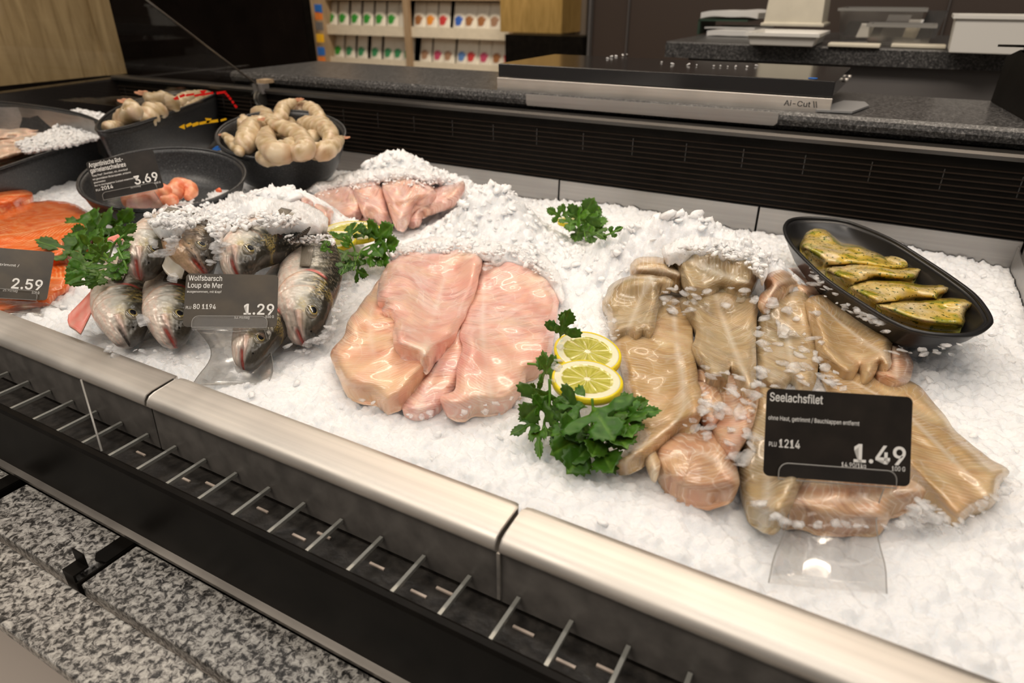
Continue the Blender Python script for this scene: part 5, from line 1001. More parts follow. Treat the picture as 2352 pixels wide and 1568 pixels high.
PR = [([(700, 355, z0), (680, 338, z0 + .004), (640, 352, z0 + .008), (612, 330, z0 + .012), (618, 305, z0 + .014), (640, 300, z0 + .012)], .0135, 'plump prawn head curling in the lower middle of the round bowl', 0),
      ([(560, 345, z0), (568, 318, z0 + .010), (580, 295, z0 + .016), (600, 285, z0 + .018), (622, 288, z0 + .014)], .0145, 'thick arched prawn at the left of the round bowl', 0),
      ([(562, 300, z0 + .004), (561, 285, z0 + .014), (562, 272, z0 + .018)], .0115, 'rounded prawn end at the upper left of the round bowl', 0),
      ([(586, 262, z0 + .016), (606, 264, z0 + .020), (628, 285, z0 + .018), (650, 300, z0 + .012)], .0115, 'pale prawn with round head on the upper left of the round bowl', 0),
      ([(665, 352, z0 + .004), (700, 345, z0 + .010), (692, 318, z0 + .016), (662, 298, z0 + .022), (636, 288, z0 + .026), (614, 276, z0 + .030)], .0120, 'large curled prawn in front with pointed tail up left', 1),
      ([(640, 290, z0 + .010), (645, 270, z0 + .024), (650, 250, z0 + .032), (664, 240, z0 + .038), (678, 232, z0 + .042)], .0105, 'topmost prawn curling up to the right', 1),
      ([(668, 290, z0 + .006), (668, 275, z0 + .012), (672, 262, z0 + .018)], .0085, 'short brownish prawn in the dark middle', 1),
      ([(680, 262, z0 + .020), (700, 250, z0 + .026), (722, 258, z0 + .024), (738, 275, z0 + .018), (755, 280, z0 + .014)], .0115, 'prawn arched along the upper right rim', 0),
      ([(690, 290, z0 + .008), (715, 288, z0 + .014), (745, 295, z0 + .014), (760, 315, z0 + .010), (745, 335, z0 + .006)], .0130, 'broad curved prawn at the right of the round bowl', 0),
      ([(720, 345, z0), (740, 348, z0 + .002), (765, 335, z0 + .006), (785, 318, z0 + .008)], .0115, 'prawn lying along the lower right rim', 1),
      ([(556, 352, z0 - .002), (538, 335, z0 + .002), (524, 318, z0 + .008), (512, 310, z0 + .010)], .0070, 'thin prawn tail at the left rim of the round bowl', 1),
      ([(640, 335, z0 - .006), (665, 320, z0), (690, 308, z0 + .002)], .0125, 'prawn lying deep in the centre of the round bowl', 0),
      ([(700, 330, z0 - .006), (722, 318, z0), (735, 305, z0)], .0120, 'prawn filling the gap at the right centre of the round bowl', 0),
      ([(590, 340, z0 - .006), (600, 322, z0 - .002), (612, 312, z0)], .0115, 'prawn filling the gap at the left centre of the round bowl', 0),
      ([(655, 292, z0 - .004), (680, 284, z0), (705, 280, z0 + .004)], .0115, 'prawn lying below the topmost one in the round bowl', 0),
      ([(600, 362, z0 - .004), (625, 362, z0), (660, 365, z0)], .0105, 'prawn along the near rim of the round bowl', 0)]
for i, (p, r_, lb, fn) in enumerate(PR): prawn(p, r_, lb, GR, 0, i + 10, bool(fn))
GQ = 'raw prawns in the long back left bowl'
z1 = .112
for i, (p, r_, lb, fn) in enumerate([([(240, 300, z1), (258, 292, z1 + .003), (285, 290, z1)], .009, 'small prawn at the left tip of the long bowl', 1),
      ([(270, 288, z1), (290, 268, z1 + .014), (305, 258, z1 + .022), (300, 244, z1 + .03), (293, 236, z1 + .034)], .012, 'prawn with pointed tail standing up in the long bowl', 1),
      ([(300, 290, z1 - .004), (310, 272, z1 + .006), (320, 262, z1 + .010)], .014, 'rounded prawn low in the middle of the long bowl', 0),
      ([(325, 288, z1 - .002), (345, 262, z1 + .010), (362, 256, z1 + .012), (382, 262, z1 + .006)], .0145, 'broad prawn in the middle of the long bowl', 0),
      ([(395, 258, z1 + .004), (390, 238, z1 + .018), (372, 230, z1 + .024), (350, 228, z1 + .028), (334, 218, z1 + .034)], .0125, 'topmost prawn in the long bowl, tail pointing left', 1),
      ([(400, 250, z1), (420, 232, z1 + .008), (450, 222, z1 + .008), (480, 214, z1 + .006)], .0115, 'prawn behind the red arrow reflection', 0),
      ([(405, 256, z1 - .004), (440, 240, z1), (470, 224, z1 + .002), (496, 213, z1 + .003)], .009, 'long slim prawn along the near rim at the right tip', 1)]): prawn(p, r_, lb, GQ, 0, i + 40, bool(fn))
GRR = 'red prawn tails in the speckled bowl'
z2 = .050
for i, (p, r_, lb) in enumerate([([(290, 458, z2), (320, 455, z2 + .004), (352, 447, z2 + .008), (380, 440, z2 + .010), (393, 434, z2 + .012)], .0125, 'large red prawn tail beside the 3.69 card'),
      ([(345, 464, z2 - .002), (380, 460, z2), (410, 458, z2)], .0095, 'pale red prawn tail lowest in the speckled bowl'),
      ([(408, 455, z2), (404, 438, z2 + .008), (420, 428, z2 + .010), (438, 438, z2 + .006), (430, 455, z2)], .0105, 'curled red prawn tail at the right of the pair')]): prawn(p, r_, lb, GRR, 1, i + 70, False)
for px, py, lb in [(488, 372, 'tiny orange crumb on the inner wall of the speckled bowl'), (497, 438, 'small red prawn scrap at the right inside the speckled bowl')]:
    a = P(np.array(float(px)), np.array(float(py)), np.array(.058)).reshape(3); V, F = tube([a, a + np.array([.004, .002, .001]), a + np.array([.008, .001, 0])], [.002, .0035, .0015], 8); tag(mk('prawn_crumb', V, F, M['shrimp'], col=np.tile((.8, .15, .05), (len(V), 1))), lb, 'crumb')

# ------------------------------------------------------------------ lemon slices
def lemon(cx, cy, wpx, ratio, z, label, spin=0, tilt_side=0, thick=.0055):
    R_, nn, c, a, b, r = rim_round(cx, cy, wpx, ratio, z, 64); nn = nn / np.linalg.norm(nn); a = a + ZZ * tilt_side; a /= np.linalg.norm(a); b = np.cross(nn, a)
    root = empty('lemon_slice', tuple(c - nn * thick), label, 'lemon slice', 'lemon slices on the ice')
    w = np.linspace(0, 2 * math.pi, 64, endpoint=False)
    def rg(s, h): return [c + (a * math.cos(q) + b * math.sin(q)) * r * s * (1 + .008 * math.sin(q * 5 + spin)) + nn * h for q in w]
    rs = [rg(.90, -.0002), rg(.975, 0), rg(1.0, -.0008), rg(1.01, -thick / 2), rg(1.0, -thick + .0006), rg(.90, -thick)]
    V = [p for q in rs for p in q]; F = []
    for l in range(5):
        for k in range(64): F.append((l * 64 + (k + 1) % 64, l * 64 + k, (l + 1) * 64 + k, (l + 1) * 64 + (k + 1) % 64))
    mk('rind', V, F, M['rind'], root)
    V = []; C = []; nr = 26
    for s_ in (0, 1):
        for i in range(nr + 1):
            q = i / nr * .925
            for k in range(128):
                an = 2 * math.pi * k / 128 + spin; seg = abs(((an * 9 / (2 * math.pi)) % 1) - .5) * 2       # 1 at membranes
                mem = seg > 1 - .07 / max(q, .12) * .45; V.append(c + (a * math.cos(2 * math.pi * k / 128) + b * math.sin(2 * math.pi * k / 128)) * r * q + nn * ((-.0001 if q > .70 or q < .1 or mem else -.0006) if s_ == 0 else -thick + .0003))
                edge_ = .735 - .07 * max(0, seg - .45)
                if q > edge_ or q < .09: cc = (.90, .86, .62)
                elif mem: cc = (.62, .58, .21)
                else:
                    t = .5 + .5 * math.sin(an * 60 + q * 8 + 3 * math.sin(an * 23)); cc = (.44 + .16 * t, .41 + .15 * t, .05 + .07 * t)
                C.append(cc)
    m = (nr + 1) * 128; F = []
    for s_ in (0, 1):
        for i in range(nr):
            for k in range(128):
                q = (s_ * m + i * 128 + k, s_ * m + (i + 1) * 128 + k, s_ * m + (i + 1) * 128 + (k + 1) % 128, s_ * m + i * 128 + (k + 1) % 128); F.append(q if s_ == 0 else q[::-1])
    for k in range(128): F.append((nr * 128 + k, m + nr * 128 + k, m + nr * 128 + (k + 1) % 128, nr * 128 + (k + 1) % 128))
    mk('flesh', V, F, M['lemon'], root, col=np.array(C)); W = np.array(V); splat(W[:, 0], W[:, 1], W[:, 2], False); return root
lemon(1350, 806, 156, .60, .062, 'upper lemon slice of the front pair, partly covered', .3, -.12)
lemon(1349, 869, 164, .55, .066, 'lower lemon slice of the front pair, fully seen beside the ribbed fillet', 1.1, -.06)
lemon(808, 529, 135, .34, .060, 'rear lemon slice behind the middle parsley', .2, -.02)
lemon(766, 548, 104, .38, .062, 'left lemon slice beside the middle parsley, near the sea bass', .8, .0)
lemon(1302, 505, 42, .35, .040, 'lemon slice almost hidden in the parsley at the back lip', .5)

# ------------------------------------------------------------------ parsley
LP = [(0, 0), (.04, .12), (.10, .19), (.20, .19), (.32, .16), (.43, .19), (.50, .26), (.57, .30), (.54, .36), (.58, .43), (.50, .44), (.47, .51), (.39, .47), (.34, .53), (.27, .46), (.20, .41), (.115, .38), (.105, .46), (.17, .53), (.25, .59), (.225, .65), (.285, .72), (.215, .755), (.23, .83), (.155, .835), (.14, .91), (.07, .905), (0, .99)]
LO = LP + [(-x, y) for x, y in LP[-2:0:-1]]
_in = [(x, y) for y in np.arange(.06, .98, .075) for x in np.arange(-.50, .51, .075)]
_in = [p for p in _in if pip(np.array([p[0]]), np.array([p[1]]), LO)[0] and seg_dist(np.array([p[0]]), np.array([p[1]]), LO)[0] > .022] + [(0, y) for y in np.arange(.1, .95, .08)]
_r = geometry.delaunay_2d_cdt([Vector(p) for p in LO + _in], [], [list(range(len(LO)))], 1, 1e-5)
LV = np.array([v[:] for v in _r[0]]); LF = [tuple(f) for f in _r[2]]
_u = sorted({i for f in LF for i in f}); _m = {a: b for b, a in enumerate(_u)}; LF = [tuple(_m[i] for i in f) for f in LF]; LV = LV[_u]
VEIN = np.minimum.reduce([seg_dist(LV[:, 0], LV[:, 1], [(0, 0), (0, 1)], False), seg_dist(LV[:, 0], LV[:, 1], [(0, .12), (.52, .36)], False), seg_dist(LV[:, 0], LV[:, 1], [(0, .12), (-.52, .36)], False)])
def parsley(leaves, stems, label, seed, zoff=.0, sc=1.0):
    r = np.random.default_rng(seed); Vs = []; Fs = []; Cs = []; nb = 0
    for (bx, by, tx, ty, *rest) in leaves:
        w = rest[0] if rest else 1.0; la = rest[1] if len(rest) > 1 else r.uniform(.004, .012); lb = rest[2] if len(rest) > 2 else r.uniform(.002, .016)
        B = hit(bx, by, zoff + la, SMOOTH)[0]; T_ = hit(tx, ty, zoff + lb, SMOOTH)[0]
        ax = T_ - B; L = np.linalg.norm(ax)
        dB = (B - CAM) @ FW
        if L > 2.2 * math.hypot(tx - bx, ty - by) * dB / FPX:    # keep the leaf near its base instead of stretching away
            r0 = ray(np.array(float(tx)), np.array(float(ty))).reshape(3); T_ = CAM + r0 * (dB * .98 + .0); ax = T_ - B; L = np.linalg.norm(ax)
        ax = ax / L; toc = CAM - B; toc /= np.linalg.norm(toc); nn = toc + ZZ * .5 + r.normal(size=3) * .28; nn -= (nn @ ax) * ax; nn /= np.linalg.norm(nn); sd = np.cross(ax, nn)
        x = LV[:, 0] * w * 1.25; y = LV[:, 1]; fold = r.uniform(.1, .35); arch = r.uniform(-.15, .25); tw = r.uniform(-.3, .3)
        h = fold * np.abs(x) * .8 + arch * (y * (1 - y)) + tw * x * y + .025 * noise2(x * 3, y * 3, seed + nb, 2) - .02 * np.exp(-(VEIN / .03) ** 2)
        V = B + (sd[None] * x[:, None] + ax[None] * y[:, None] + nn[None] * h[:, None]) * L; n = len(V)
        V2 = V - nn * .0004; base = np.array((.032, .115, .005)) * r.uniform(.6, 1.35); lt = np.array((.11, .24, .025)); tint = r.uniform(0, 1)
        base = base * (1 - .3 * tint) + np.array((.09, .18, .010)) * .3 * tint
        c = base + (lt - base) * (np.exp(-(VEIN / .016) ** 2) * .75)[:, None]; c = c * (1 + .15 * noise2(x * 5, y * 5, nb + seed, 2)[:, None])
        o = len(LV) * 2 * nb; cnt = {}
        for f in LF:
            Fs.append(tuple(i + o for i in f)); Fs.append(tuple(i + o + n for i in f[::-1]))
            for e in zip(f, f[1:] + f[:1]): cnt[e] = 1
        Fs += [(a + o, a + n + o, b + n + o, b + o) for (a, b) in cnt if (b, a) not in cnt]
        Vs += [V, V2]; Cs += [c, c * 1.25 + .02]; nb += 1
    V = np.concatenate(Vs); root = empty('parsley_sprig', (V[:, 0].mean(), V[:, 1].mean(), V[:, 2].min()), label, 'parsley', 'parsley sprigs between the fish')
    o = mk('leaves', V, Fs, M['leaf'], root, col=np.clip(np.concatenate(Cs), 0, 1)); 
    for st in stems:
        q = np.array([hit(a, b, zoff + z, SMOOTH)[0] for a, b, z in st]); SV, SF = tube(catmull(q, 6), .00095 * sc, 8); mk('stem', SV, SF, M['stem'], root)
    return root
parsley([(1285, 778, 1310, 708, .8, .006, .012), (1288, 775, 1296, 718, .4), (1258, 862, 1232, 820, 1.1), (1250, 860, 1294, 826, 1.1), (1262, 905, 1198, 968, 1.0), (1245, 905, 1210, 885, .7), (1262, 890, 1250, 950, .9), (1240, 960, 1170, 1000, .6), (1235, 975, 1240, 1056, .35),
         (1345, 930, 1262, 948, .9), (1350, 935, 1270, 918, .8), (1355, 965, 1262, 1000, .8), (1345, 1000, 1262, 1045, .9), (1372, 1000, 1300, 1090, .9), (1368, 1010, 1408, 1086, 1.0), (1400, 995, 1442, 1030, .9), (1358, 930, 1412, 1015, 1.15, .012, .016),
         (1400, 925, 1448, 965, .9), (1430, 958, 1522, 942, .5), (1420, 948, 1492, 918, .7), (1420, 962, 1452, 1004, .8), (1300, 1005, 1255, 985, .8), (1335, 960, 1298, 1005, .9), (1355, 1010, 1338, 1062, .9), (1250, 945, 1222, 905, .7), (1310, 985, 1262, 1022, .8), (1385, 985, 1360, 1050, .9), (1380, 960, 1436, 1000, .8)],
        [[(1360, 915, .006), (1362, 960, .006), (1350, 1005, .005)], [(1262, 870, .008), (1262, 930, .006), (1250, 975, .004), (1270, 1000, .004)], [(1212, 835, .006), (1250, 838, .006)], [(1430, 935, .008), (1395, 960, .008), (1360, 1000, .006)], [(1250, 975, .004), (1235, 1030, .002)]],
        'large parsley bunch below the front lemon slices', 3)
parsley([(225, 560, 205, 482, 1.0, .006, .02), (220, 552, 240, 488, .7), (222, 548, 162, 524, .7), (182, 583, 78, 548, .75, .008, .012), (186, 583, 176, 530, 1.0), (255, 535, 306, 477, .6, .004, .02), (270, 552, 314, 512, .6), (248, 540, 290, 545, .8), (240, 592, 200, 562, .9), (215, 600, 150, 632, .9), (212, 618, 148, 652, .9), (240, 615, 216, 658, .8),
         (250, 600, 266, 642, .9), (268, 572, 302, 560, .9), (258, 582, 300, 592, .9), (205, 585, 238, 545, .9), (268, 602, 292, 628, .8), (215, 590, 175, 600, .8), (235, 640, 160, 655, .3), (225, 575, 262, 560, 1.0), (200, 600, 240, 632, .9), (255, 560, 236, 530, .8), (190, 575, 222, 600, .9)],
        [[(205, 520, .012), (225, 560, .008), (250, 595, .004)], [(285, 540, .008), (262, 560, .006), (250, 595, .004)], [(180, 583, .008), (220, 590, .006), (250, 600, .004)], [(270, 570, .008), (285, 600, .006), (292, 620, .004)]], 'parsley bunch at the left between salmon and sea bass', 8)
parsley([(815, 568, 752, 530, .35), (805, 545, 806, 512, 1.1), (845, 552, 866, 512, .7), (835, 548, 830, 515, .8), (858, 558, 906, 514, .9, .006, .02), (862, 578, 918, 552, 1.1, .006, .016), (852, 580, 850, 614, .8), (865, 592, 880, 612, .6), (800, 572, 782, 602, 1.0), (806, 590, 790, 626, 1.0), (815, 618, 846, 632, .6), (822, 592, 842, 606, .9), (800, 600, 782, 632, .5), (850, 560, 878, 590, .9), (752, 545, 738, 578, .35), (760, 570, 735, 575, .5)],
        [[(860, 560, .008), (830, 575, .006), (812, 620, .003)], [(800, 545, .01), (815, 575, .006), (812, 610, .003)]], 'middle parsley sprig in front of the rear lemon slices', 12, zoff=.004)
parsley([(1292, 500, 1254, 478, .7), (1288, 496, 1322, 482, .9), (1330, 512, 1366, 452, .9, .008, .03), (1342, 512, 1380, 472, .5), (1335, 505, 1300, 484, .9), (1350, 518, 1398, 508, .9), (1332, 520, 1320, 556, .9), (1352, 525, 1362, 566, .9), (1395, 540, 1432, 520, .5), (1362, 530, 1392, 552, .8), (1312, 500, 1308, 532, .9), (1342, 500, 1346, 540, 1.1), (1345, 512, 1385, 535, 1.0), (1320, 505, 1355, 488, .9), (1350, 520, 1330, 500, 1.0)],
        [[(1340, 500, .010), (1342, 530, .006), (1346, 552, .003)], [(1430, 523, .006), (1390, 540, .005), (1360, 535, .005)]], 'parsley sprig against the rear steel lip', 15, zoff=.010)
a = P(np.array(2.), np.array(262.), np.array(.078)).reshape(3)
parsley([(-12, 262, 8, 255, .9, .01, .02), (-10, 262, -30, 252, .9, .01, .02)], [], 'tiny parsley leaf at the far left edge in the left dish', 17, zoff=.045)

# ================================================================== ICE
def ice_relief(X, Y, seed,  oct=((.0090, .0027, 1), (.0040, .0014, 1), (.0021, .0008, 1))):
    z = H(X, Y); ext = np.zeros_like(z); md = .62 + .25 * np.clip(noise2(X * 6, Y * 6, 4, 2), -.6, 1)
    for cx, cy, a, sx, sy in MOUNDS: md = md + .75 * a / .06 * np.exp(-((X - cx) / sx / 1.3) ** 2 - ((Y - cy) / sy / 1.3) ** 2)
    md = np.clip(md, .2, 1.25)
    for s, amp, wt in oct:
        r = np.random.default_rng(seed); x0, y0 = X.min() - 2 * s, Y.min() - 2 * s; nx = int((X.max() - x0) / s) + 4; ny = int((Y.max() - y0) / s) + 4
        jx = r.uniform(.0, 1, (ny, nx)); jy = r.uniform(0, 1, (ny, nx)); hh = r.uniform(-.6, 1, (ny, nx)) * amp; gx_ = r.normal(0, .45, (ny, nx)); gy_ = r.normal(0, .45, (ny, nx))
        I = ((X - x0) / s).astype(int); J = ((Y - y0) / s).astype(int); best = np.full(X.shape, -1.)
        for dj in (-1, 0, 1):
            for di in (-1, 0, 1):
                i = I + di; j = J + dj; cx = x0 + (i + jx[j, i]) * s; cy = y0 + (j + jy[j, i]) * s; dx = X - cx; dy = Y - cy; d = np.sqrt(dx * dx + dy * dy)
                v = hh[j, i] + gx_[j, i] * dx + gy_[j, i] * dy - np.maximum(0, d - s * .35) * 1.6; best = np.maximum(best, v)
        ext += np.clip(best, -amp * 1.2, amp * 1.4) * wt; seed += 7
    return z + ext * md
def spaced(a, b, f):
    out = [a]
    while out[-1] < b: out.append(out[-1] + f(out[-1]))
    out[-1] = b; return np.array(out)
xs = spaced(-1.34, .1535, lambda x: .0011 + .0018 * np.clip((-x - .25) / .9, 0, 1)); ys = spaced(.2665, .942, lambda y: .0011 + .0014 * np.clip((y - .35) / .5, 0, 1))
IX, IY = np.meshgrid(xs, ys)
IZ = ice_relief(IX, IY, 21)
edgef = np.clip((IY - .2665) / .012, 0, 1); IZ = np.where(IY < .285, .024 + (IZ - .024) * (.55 + .45 * edgef), IZ)
IZ = np.where(samp(COVER, IX, IY) > .5, np.minimum(IZ, H(IX, IY) + .0006), IZ)
IZ[IY > .9405] = np.minimum(IZ[IY > .9405], .036)
ny_, nx_ = IX.shape; V = np.stack([IX, IY, IZ], -1).reshape(-1, 3)
idx = np.arange(ny_ * nx_).reshape(ny_, nx_); F = np.stack([idx[:-1, :-1], idx[:-1, 1:], idx[1:, 1:], idx[1:, :-1]], -1).reshape(-1, 4)
tag(mk('ice_bed', V, F, M['ice'], smooth=True), 'bed of white crushed ice filling the counter trays', 'crushed ice', kind='stuff')
# loose chunks lying on the relief and over the fish
import itertools
ico = None
def chunk_proto(seed):
    r = np.random.default_rng(seed); t = (1 + 5 ** .5) / 2
    v = [np.array(q, float) for q in [(-1, t, 0), (1, t, 0), (-1, -t, 0), (1, -t, 0), (0, -1, t), (0, 1, t), (0, -1, -t), (0, 1, -t), (t, 0, -1), (t, 0, 1), (-t, 0, -1), (-t, 0, 1)]]; v = [q / np.linalg.norm(q) for q in v]
    f = [(0, 11, 5), (0, 5, 1), (0, 1, 7), (0, 7, 10), (0, 10, 11), (1, 5, 9), (5, 11, 4), (11, 10, 2), (10, 7, 6), (7, 1, 8), (3, 9, 4), (3, 4, 2), (3, 2, 6), (3, 6, 8), (3, 8, 9), (4, 9, 5), (2, 4, 11), (6, 2, 10), (8, 6, 7), (9, 8, 1)]
    mid = {}; g_ = []
    def md(i, j):
        k = (min(i, j), max(i, j))
        if k not in mid: q = v[i] + v[j]; v.append(q / np.linalg.norm(q)); mid[k] = len(v) - 1
        return mid[k]
    for i, j, k in f: a_, b_, c_ = md(i, j), md(j, k), md(k, i); g_ += [(i, a_, c_), (j, b_, a_), (k, c_, b_), (a_, b_, c_)]
    v = np.array(v); pl = r.normal(size=(9, 3)); pl /= np.linalg.norm(pl, axis=1)[:, None]; h = r.uniform(.45, .95, 9)
    sc = np.min(np.where(v @ pl.T > .05, h / np.maximum(v @ pl.T, .05), 9), axis=1); v = v * np.minimum(sc, 1.15)[:, None] * r.uniform(.84, 1.16, (len(v), 1)) * np.array([1.15, r.uniform(.65, 1), r.uniform(.40, .75)])
    return v, np.array(g_)
PRO = [chunk_proto(i) for i in range(16)]
def chunks(pos, size, mat, name, label, smooth=False, flat=1.0):
    Vs = []; Fs = []; n = 0
    for p, s in zip(pos, size):
        v, f = PRO[rng.integers(len(PRO))]; a = rng.uniform(-1, 1, 3) * np.array([3.14, .6 * flat, .6 * flat]); R_ = rotm(*a); Vs.append((v * np.array([1, 1, flat])) @ R_.T * s + p); Fs.append(f + n); n += len(v)
    tag(mk(name, np.concatenate(Vs), np.concatenate(Fs), mat, smooth=smooth), label, 'crushed ice', kind='stuff')
def in_px(n, poly):       # random spots inside a region of the counter seen through that outline
    poly = np.array(poly, float); x0, y0 = poly.min(0); x1, y1 = poly.max(0); out = []
    x = rng.uniform(x0, x1, n * 6); y = rng.uniform(y0, y1, n * 6); k = pip(x, y, poly); return x[k][:n], y[k][:n]
pos = []; siz = []
n = 9000; px = rng.uniform(-1.30, .150, n); py = .275 + .66 * rng.uniform(0, 1, n) ** .8
keep = samp(COVER, px, py) < .3; px = px[keep]; py = py[keep]; md = np.zeros(len(px))
for cx, cy, a, sx, sy in MOUNDS: md += a / .06 * np.exp(-((px - cx) / sx / 1.3) ** 2 - ((py - cy) / sy / 1.3) ** 2)
keep = rng.uniform(0, 1, len(px)) < np.clip(.06 + md * .9, 0, 1) ; px = px[keep]; py = py[keep]; md = md[keep]
s_ = rng.uniform(.0010, .0028, len(px)) * (1 + .4 * np.clip(md, 0, 1)) * rng.choice([1, 1, 1.5], len(px)); s_ = np.where(rng.uniform(0, 1, len(px)) < .04, s_ * 1.5, s_)
chunks(np.stack([px, py, H(px, py) + rng.uniform(-.0005, .0018, len(px)) + s_ * .1], 1), s_ * 1.3, M['crumb'], 'ice_crumbs', 'loose crushed ice lumps scattered over the ice bed and mounds')
def env_only(seed, k):
    def f(x, y): return (ice_relief(x[None], y[None], seed, ((.0080, .0030, 1), (.0040, .0017, 1), (.0021, .0009, 1)))[0] - H(x, y)) * k
    return f
for ol, T_, lb, k_ in [([(345, 500), (385, 468), (440, 452), (500, 432), (560, 442), (625, 454), (695, 468), (748, 494), (752, 520), (728, 524), (700, 514), (655, 510), (600, 512), (560, 516), (520, 524), (502, 556), (490, 538), (470, 512), (430, 508), (414, 524), (398, 542), (378, 524), (345, 512)], .010, 'ice heap covering the backs of the sea bass', 1.0),
                   ([(695, 440), (740, 415), (800, 398), (870, 385), (950, 388), (1020, 398), (1078, 408), (1050, 412), (1000, 414), (960, 402), (905, 404), (880, 412), (850, 412), (800, 420), (750, 430), (715, 440)], .008, 'ice heaped on the rear frosted fillets', .9),
                   ([(890, 578), (920, 560), (1000, 548), (1100, 545), (1180, 560), (1250, 590), (1290, 640), (1296, 690), (1270, 650), (1235, 618), (1180, 598), (1150, 600), (1120, 592), (1060, 580), (1000, 582), (940, 584), (905, 592)], .008, 'ice ridge along the top of the middle pink fillets', .9),
                   ([(1520, 572), (1560, 548), (1640, 545), (1720, 560), (1765, 590), (1760, 640), (1742, 620), (1715, 592), (1680, 590), (1640, 582), (1600, 576), (1560, 580), (1530, 590)], .008, 'ice ridge above the topmost beige fillet', .9)]:
    piece('ice_cover', ol, [ol[0], ol[len(ol) // 2]], T_, M['ice'], lb, cat='crushed ice', step=3.2, lump=.003, jag=4.0, edge=.008, cover=False, relief=env_only(len(lb), k_), stuff=True)
# shavings lying on top of the fish and fillets
P2 = []; S2 = []
P3 = []; S3 = []
def scatter(poly, n, s0, s1, lift=.001, cap=False):
    x, y = in_px(int(n * (.26 if cap else .20)), poly); q = hit(x, y, lift, HEAP); (P3 if cap else P2).append(q); (S3 if cap else S2).append(s0 + (s1 - s0) * 1.35 * rng.uniform(0, 1, len(x)) ** 1.6)
scatter([(340, 485), (480, 460), (560, 480), (690, 495), (700, 520), (640, 524), (600, 520), (520, 528), (500, 562), (470, 520), (400, 530), (340, 516)], 1100, .0014, .0036, .001, True)
scatter([(345, 540), (410, 540), (395, 605), (360, 590)], 90, .002, .004)
scatter([(485, 560), (520, 550), (505, 610), (480, 610)], 60, .002, .004)
scatter([(650, 540), (770, 540), (765, 565), (720, 560), (670, 560)], 260, .0015, .003, .001, True)
scatter([(690, 440), (760, 420), (860, 400), (960, 395), (1070, 415), (1000, 430), (860, 425), (740, 450)], 700, .0012, .003, .001, True)
scatter([(700, 430), (1050, 420), (1000, 470), (900, 490), (760, 480)], 160, .0008, .0018)
scatter([(880, 560), (1110, 550), (1240, 580), (1280, 650), (1250, 640), (1180, 590), (1000, 578), (900, 590)], 700, .0014, .0036, .001, True)
scatter([(1100, 575), (1150, 580), (1150, 620), (1105, 620)], 40, .002, .004)
scatter([(1540, 570), (1640, 560), (1760, 575), (1750, 640), (1700, 600), (1600, 575)], 330, .0015, .0038, .001, True)
scatter([(1525, 655), (1600, 660), (1740, 660), (1740, 700), (1640, 700), (1560, 730), (1520, 700)], 190, .0018, .0042)
scatter([(1740, 690), (1880, 690), (1890, 830), (1870, 900), (1740, 900), (1725, 800)], 220, .0015, .0042)
scatter([(1850, 600), (1890, 640), (1930, 690), (2010, 730), (2060, 780), (2000, 740), (1900, 690), (1860, 650)], 300, .0015, .0036)
scatter([(1610, 830), (1740, 880), (1745, 960), (1720, 1060), (1690, 1080), (1660, 990), (1610, 960)], 240, .0018, .0040)
scatter([(1870, 800), (1900, 840), (1960, 880), (1940, 900), (1880, 880)], 90, .0015, .0035)
scatter([(1560, 970), (1620, 960), (1660, 1000), (1600, 1010)], 40, .0015, .0035)
scatter([(760, 790), (800, 900), (930, 950), (1030, 945), (1200, 900), (1280, 800), (1290, 640), (1300, 640), (1290, 860), (1220, 920), (1040, 960), (920, 962), (780, 905)], 420, .0012, .0030)
scatter([(1390, 700), (1380, 780), (1430, 800), (1400, 690)], 60, .0012, .003); scatter([(1690, 1110), (1800, 1195), (2040, 1205), (2130, 1135), (2200, 1200), (2320, 1090), (2330, 1110), (2210, 1215), (2040, 1215), (1790, 1205)], 380, .0012, .003)
scatter([(200, 790), (330, 800), (440, 800), (470, 840), (260, 830)], 90, .0012, .003)
scatter([(640, 780), (690, 800), (760, 740), (790, 640), (800, 650), (770, 760), (700, 815)], 220, .0014, .0036)
scatter([(1835, 790), (1900, 800)] + [(2100, 800), (2260, 780), (2300, 740), (2310, 760), (2250, 810), (2060, 820)], 160, .0012, .003)
q = np.concatenate(P3); s_ = np.concatenate(S3); chunks(q + np.array([0, 0, 1]) * (s_ * .1)[:, None], s_ * 1.0, M['crumb'], 'ice_crumbs', 'white crushed ice heaped over the fish backs and upper fillet ends')
q = np.concatenate(P2); s_ = np.concatenate(S2); chunks(q + np.array([0, 0, 1]) * (s_ * -.05)[:, None], s_ * 1.35, M['chunk'], 'ice_shavings', 'wet translucent ice chips lying on the fish and fillets', flat=.55)
# big single chips
for (px_, py_, s0, lb) in [(326, 738, .0075, 'flat ice chip beside the eye of the front left sea bass'), (396, 566, .0065, 'ice chip covering the eye of the upper left sea bass'), (398, 640, .0065, 'ice chip resting between the two front sea bass'), (500, 590, .006, 'ice chip between trout and upper middle sea bass'), (1775, 700, .008, 'round translucent ice chip on the broad grey fillet'), (1795, 760, .009, 'ice chip in the middle of the broad grey fillet')]:
    a = hit(px_, py_, .002, HEAP)[0]; r = np.random.default_rng(px_); n = 11; an = np.sort(r.uniform(0, 6.28, n)); rd = s0 * r.uniform(.55, 1, n)
    toc = CAM - a; toc /= np.linalg.norm(toc); nn = toc * .6 + ZZ * .8; nn /= np.linalg.norm(nn); u_ = np.cross(nn, [0, 1, 0]); u_ /= np.linalg.norm(u_); v_ = np.cross(nn, u_)
    V, F = extrude_poly([a + (u_ * math.cos(t) + v_ * math.sin(t) * .8) * q_ for t, q_ in zip(an, rd)], nn * .003); tag(mk('ice_chip', V, F, M['chunk'], smooth=False), lb, 'ice chip', 'large single ice chips')
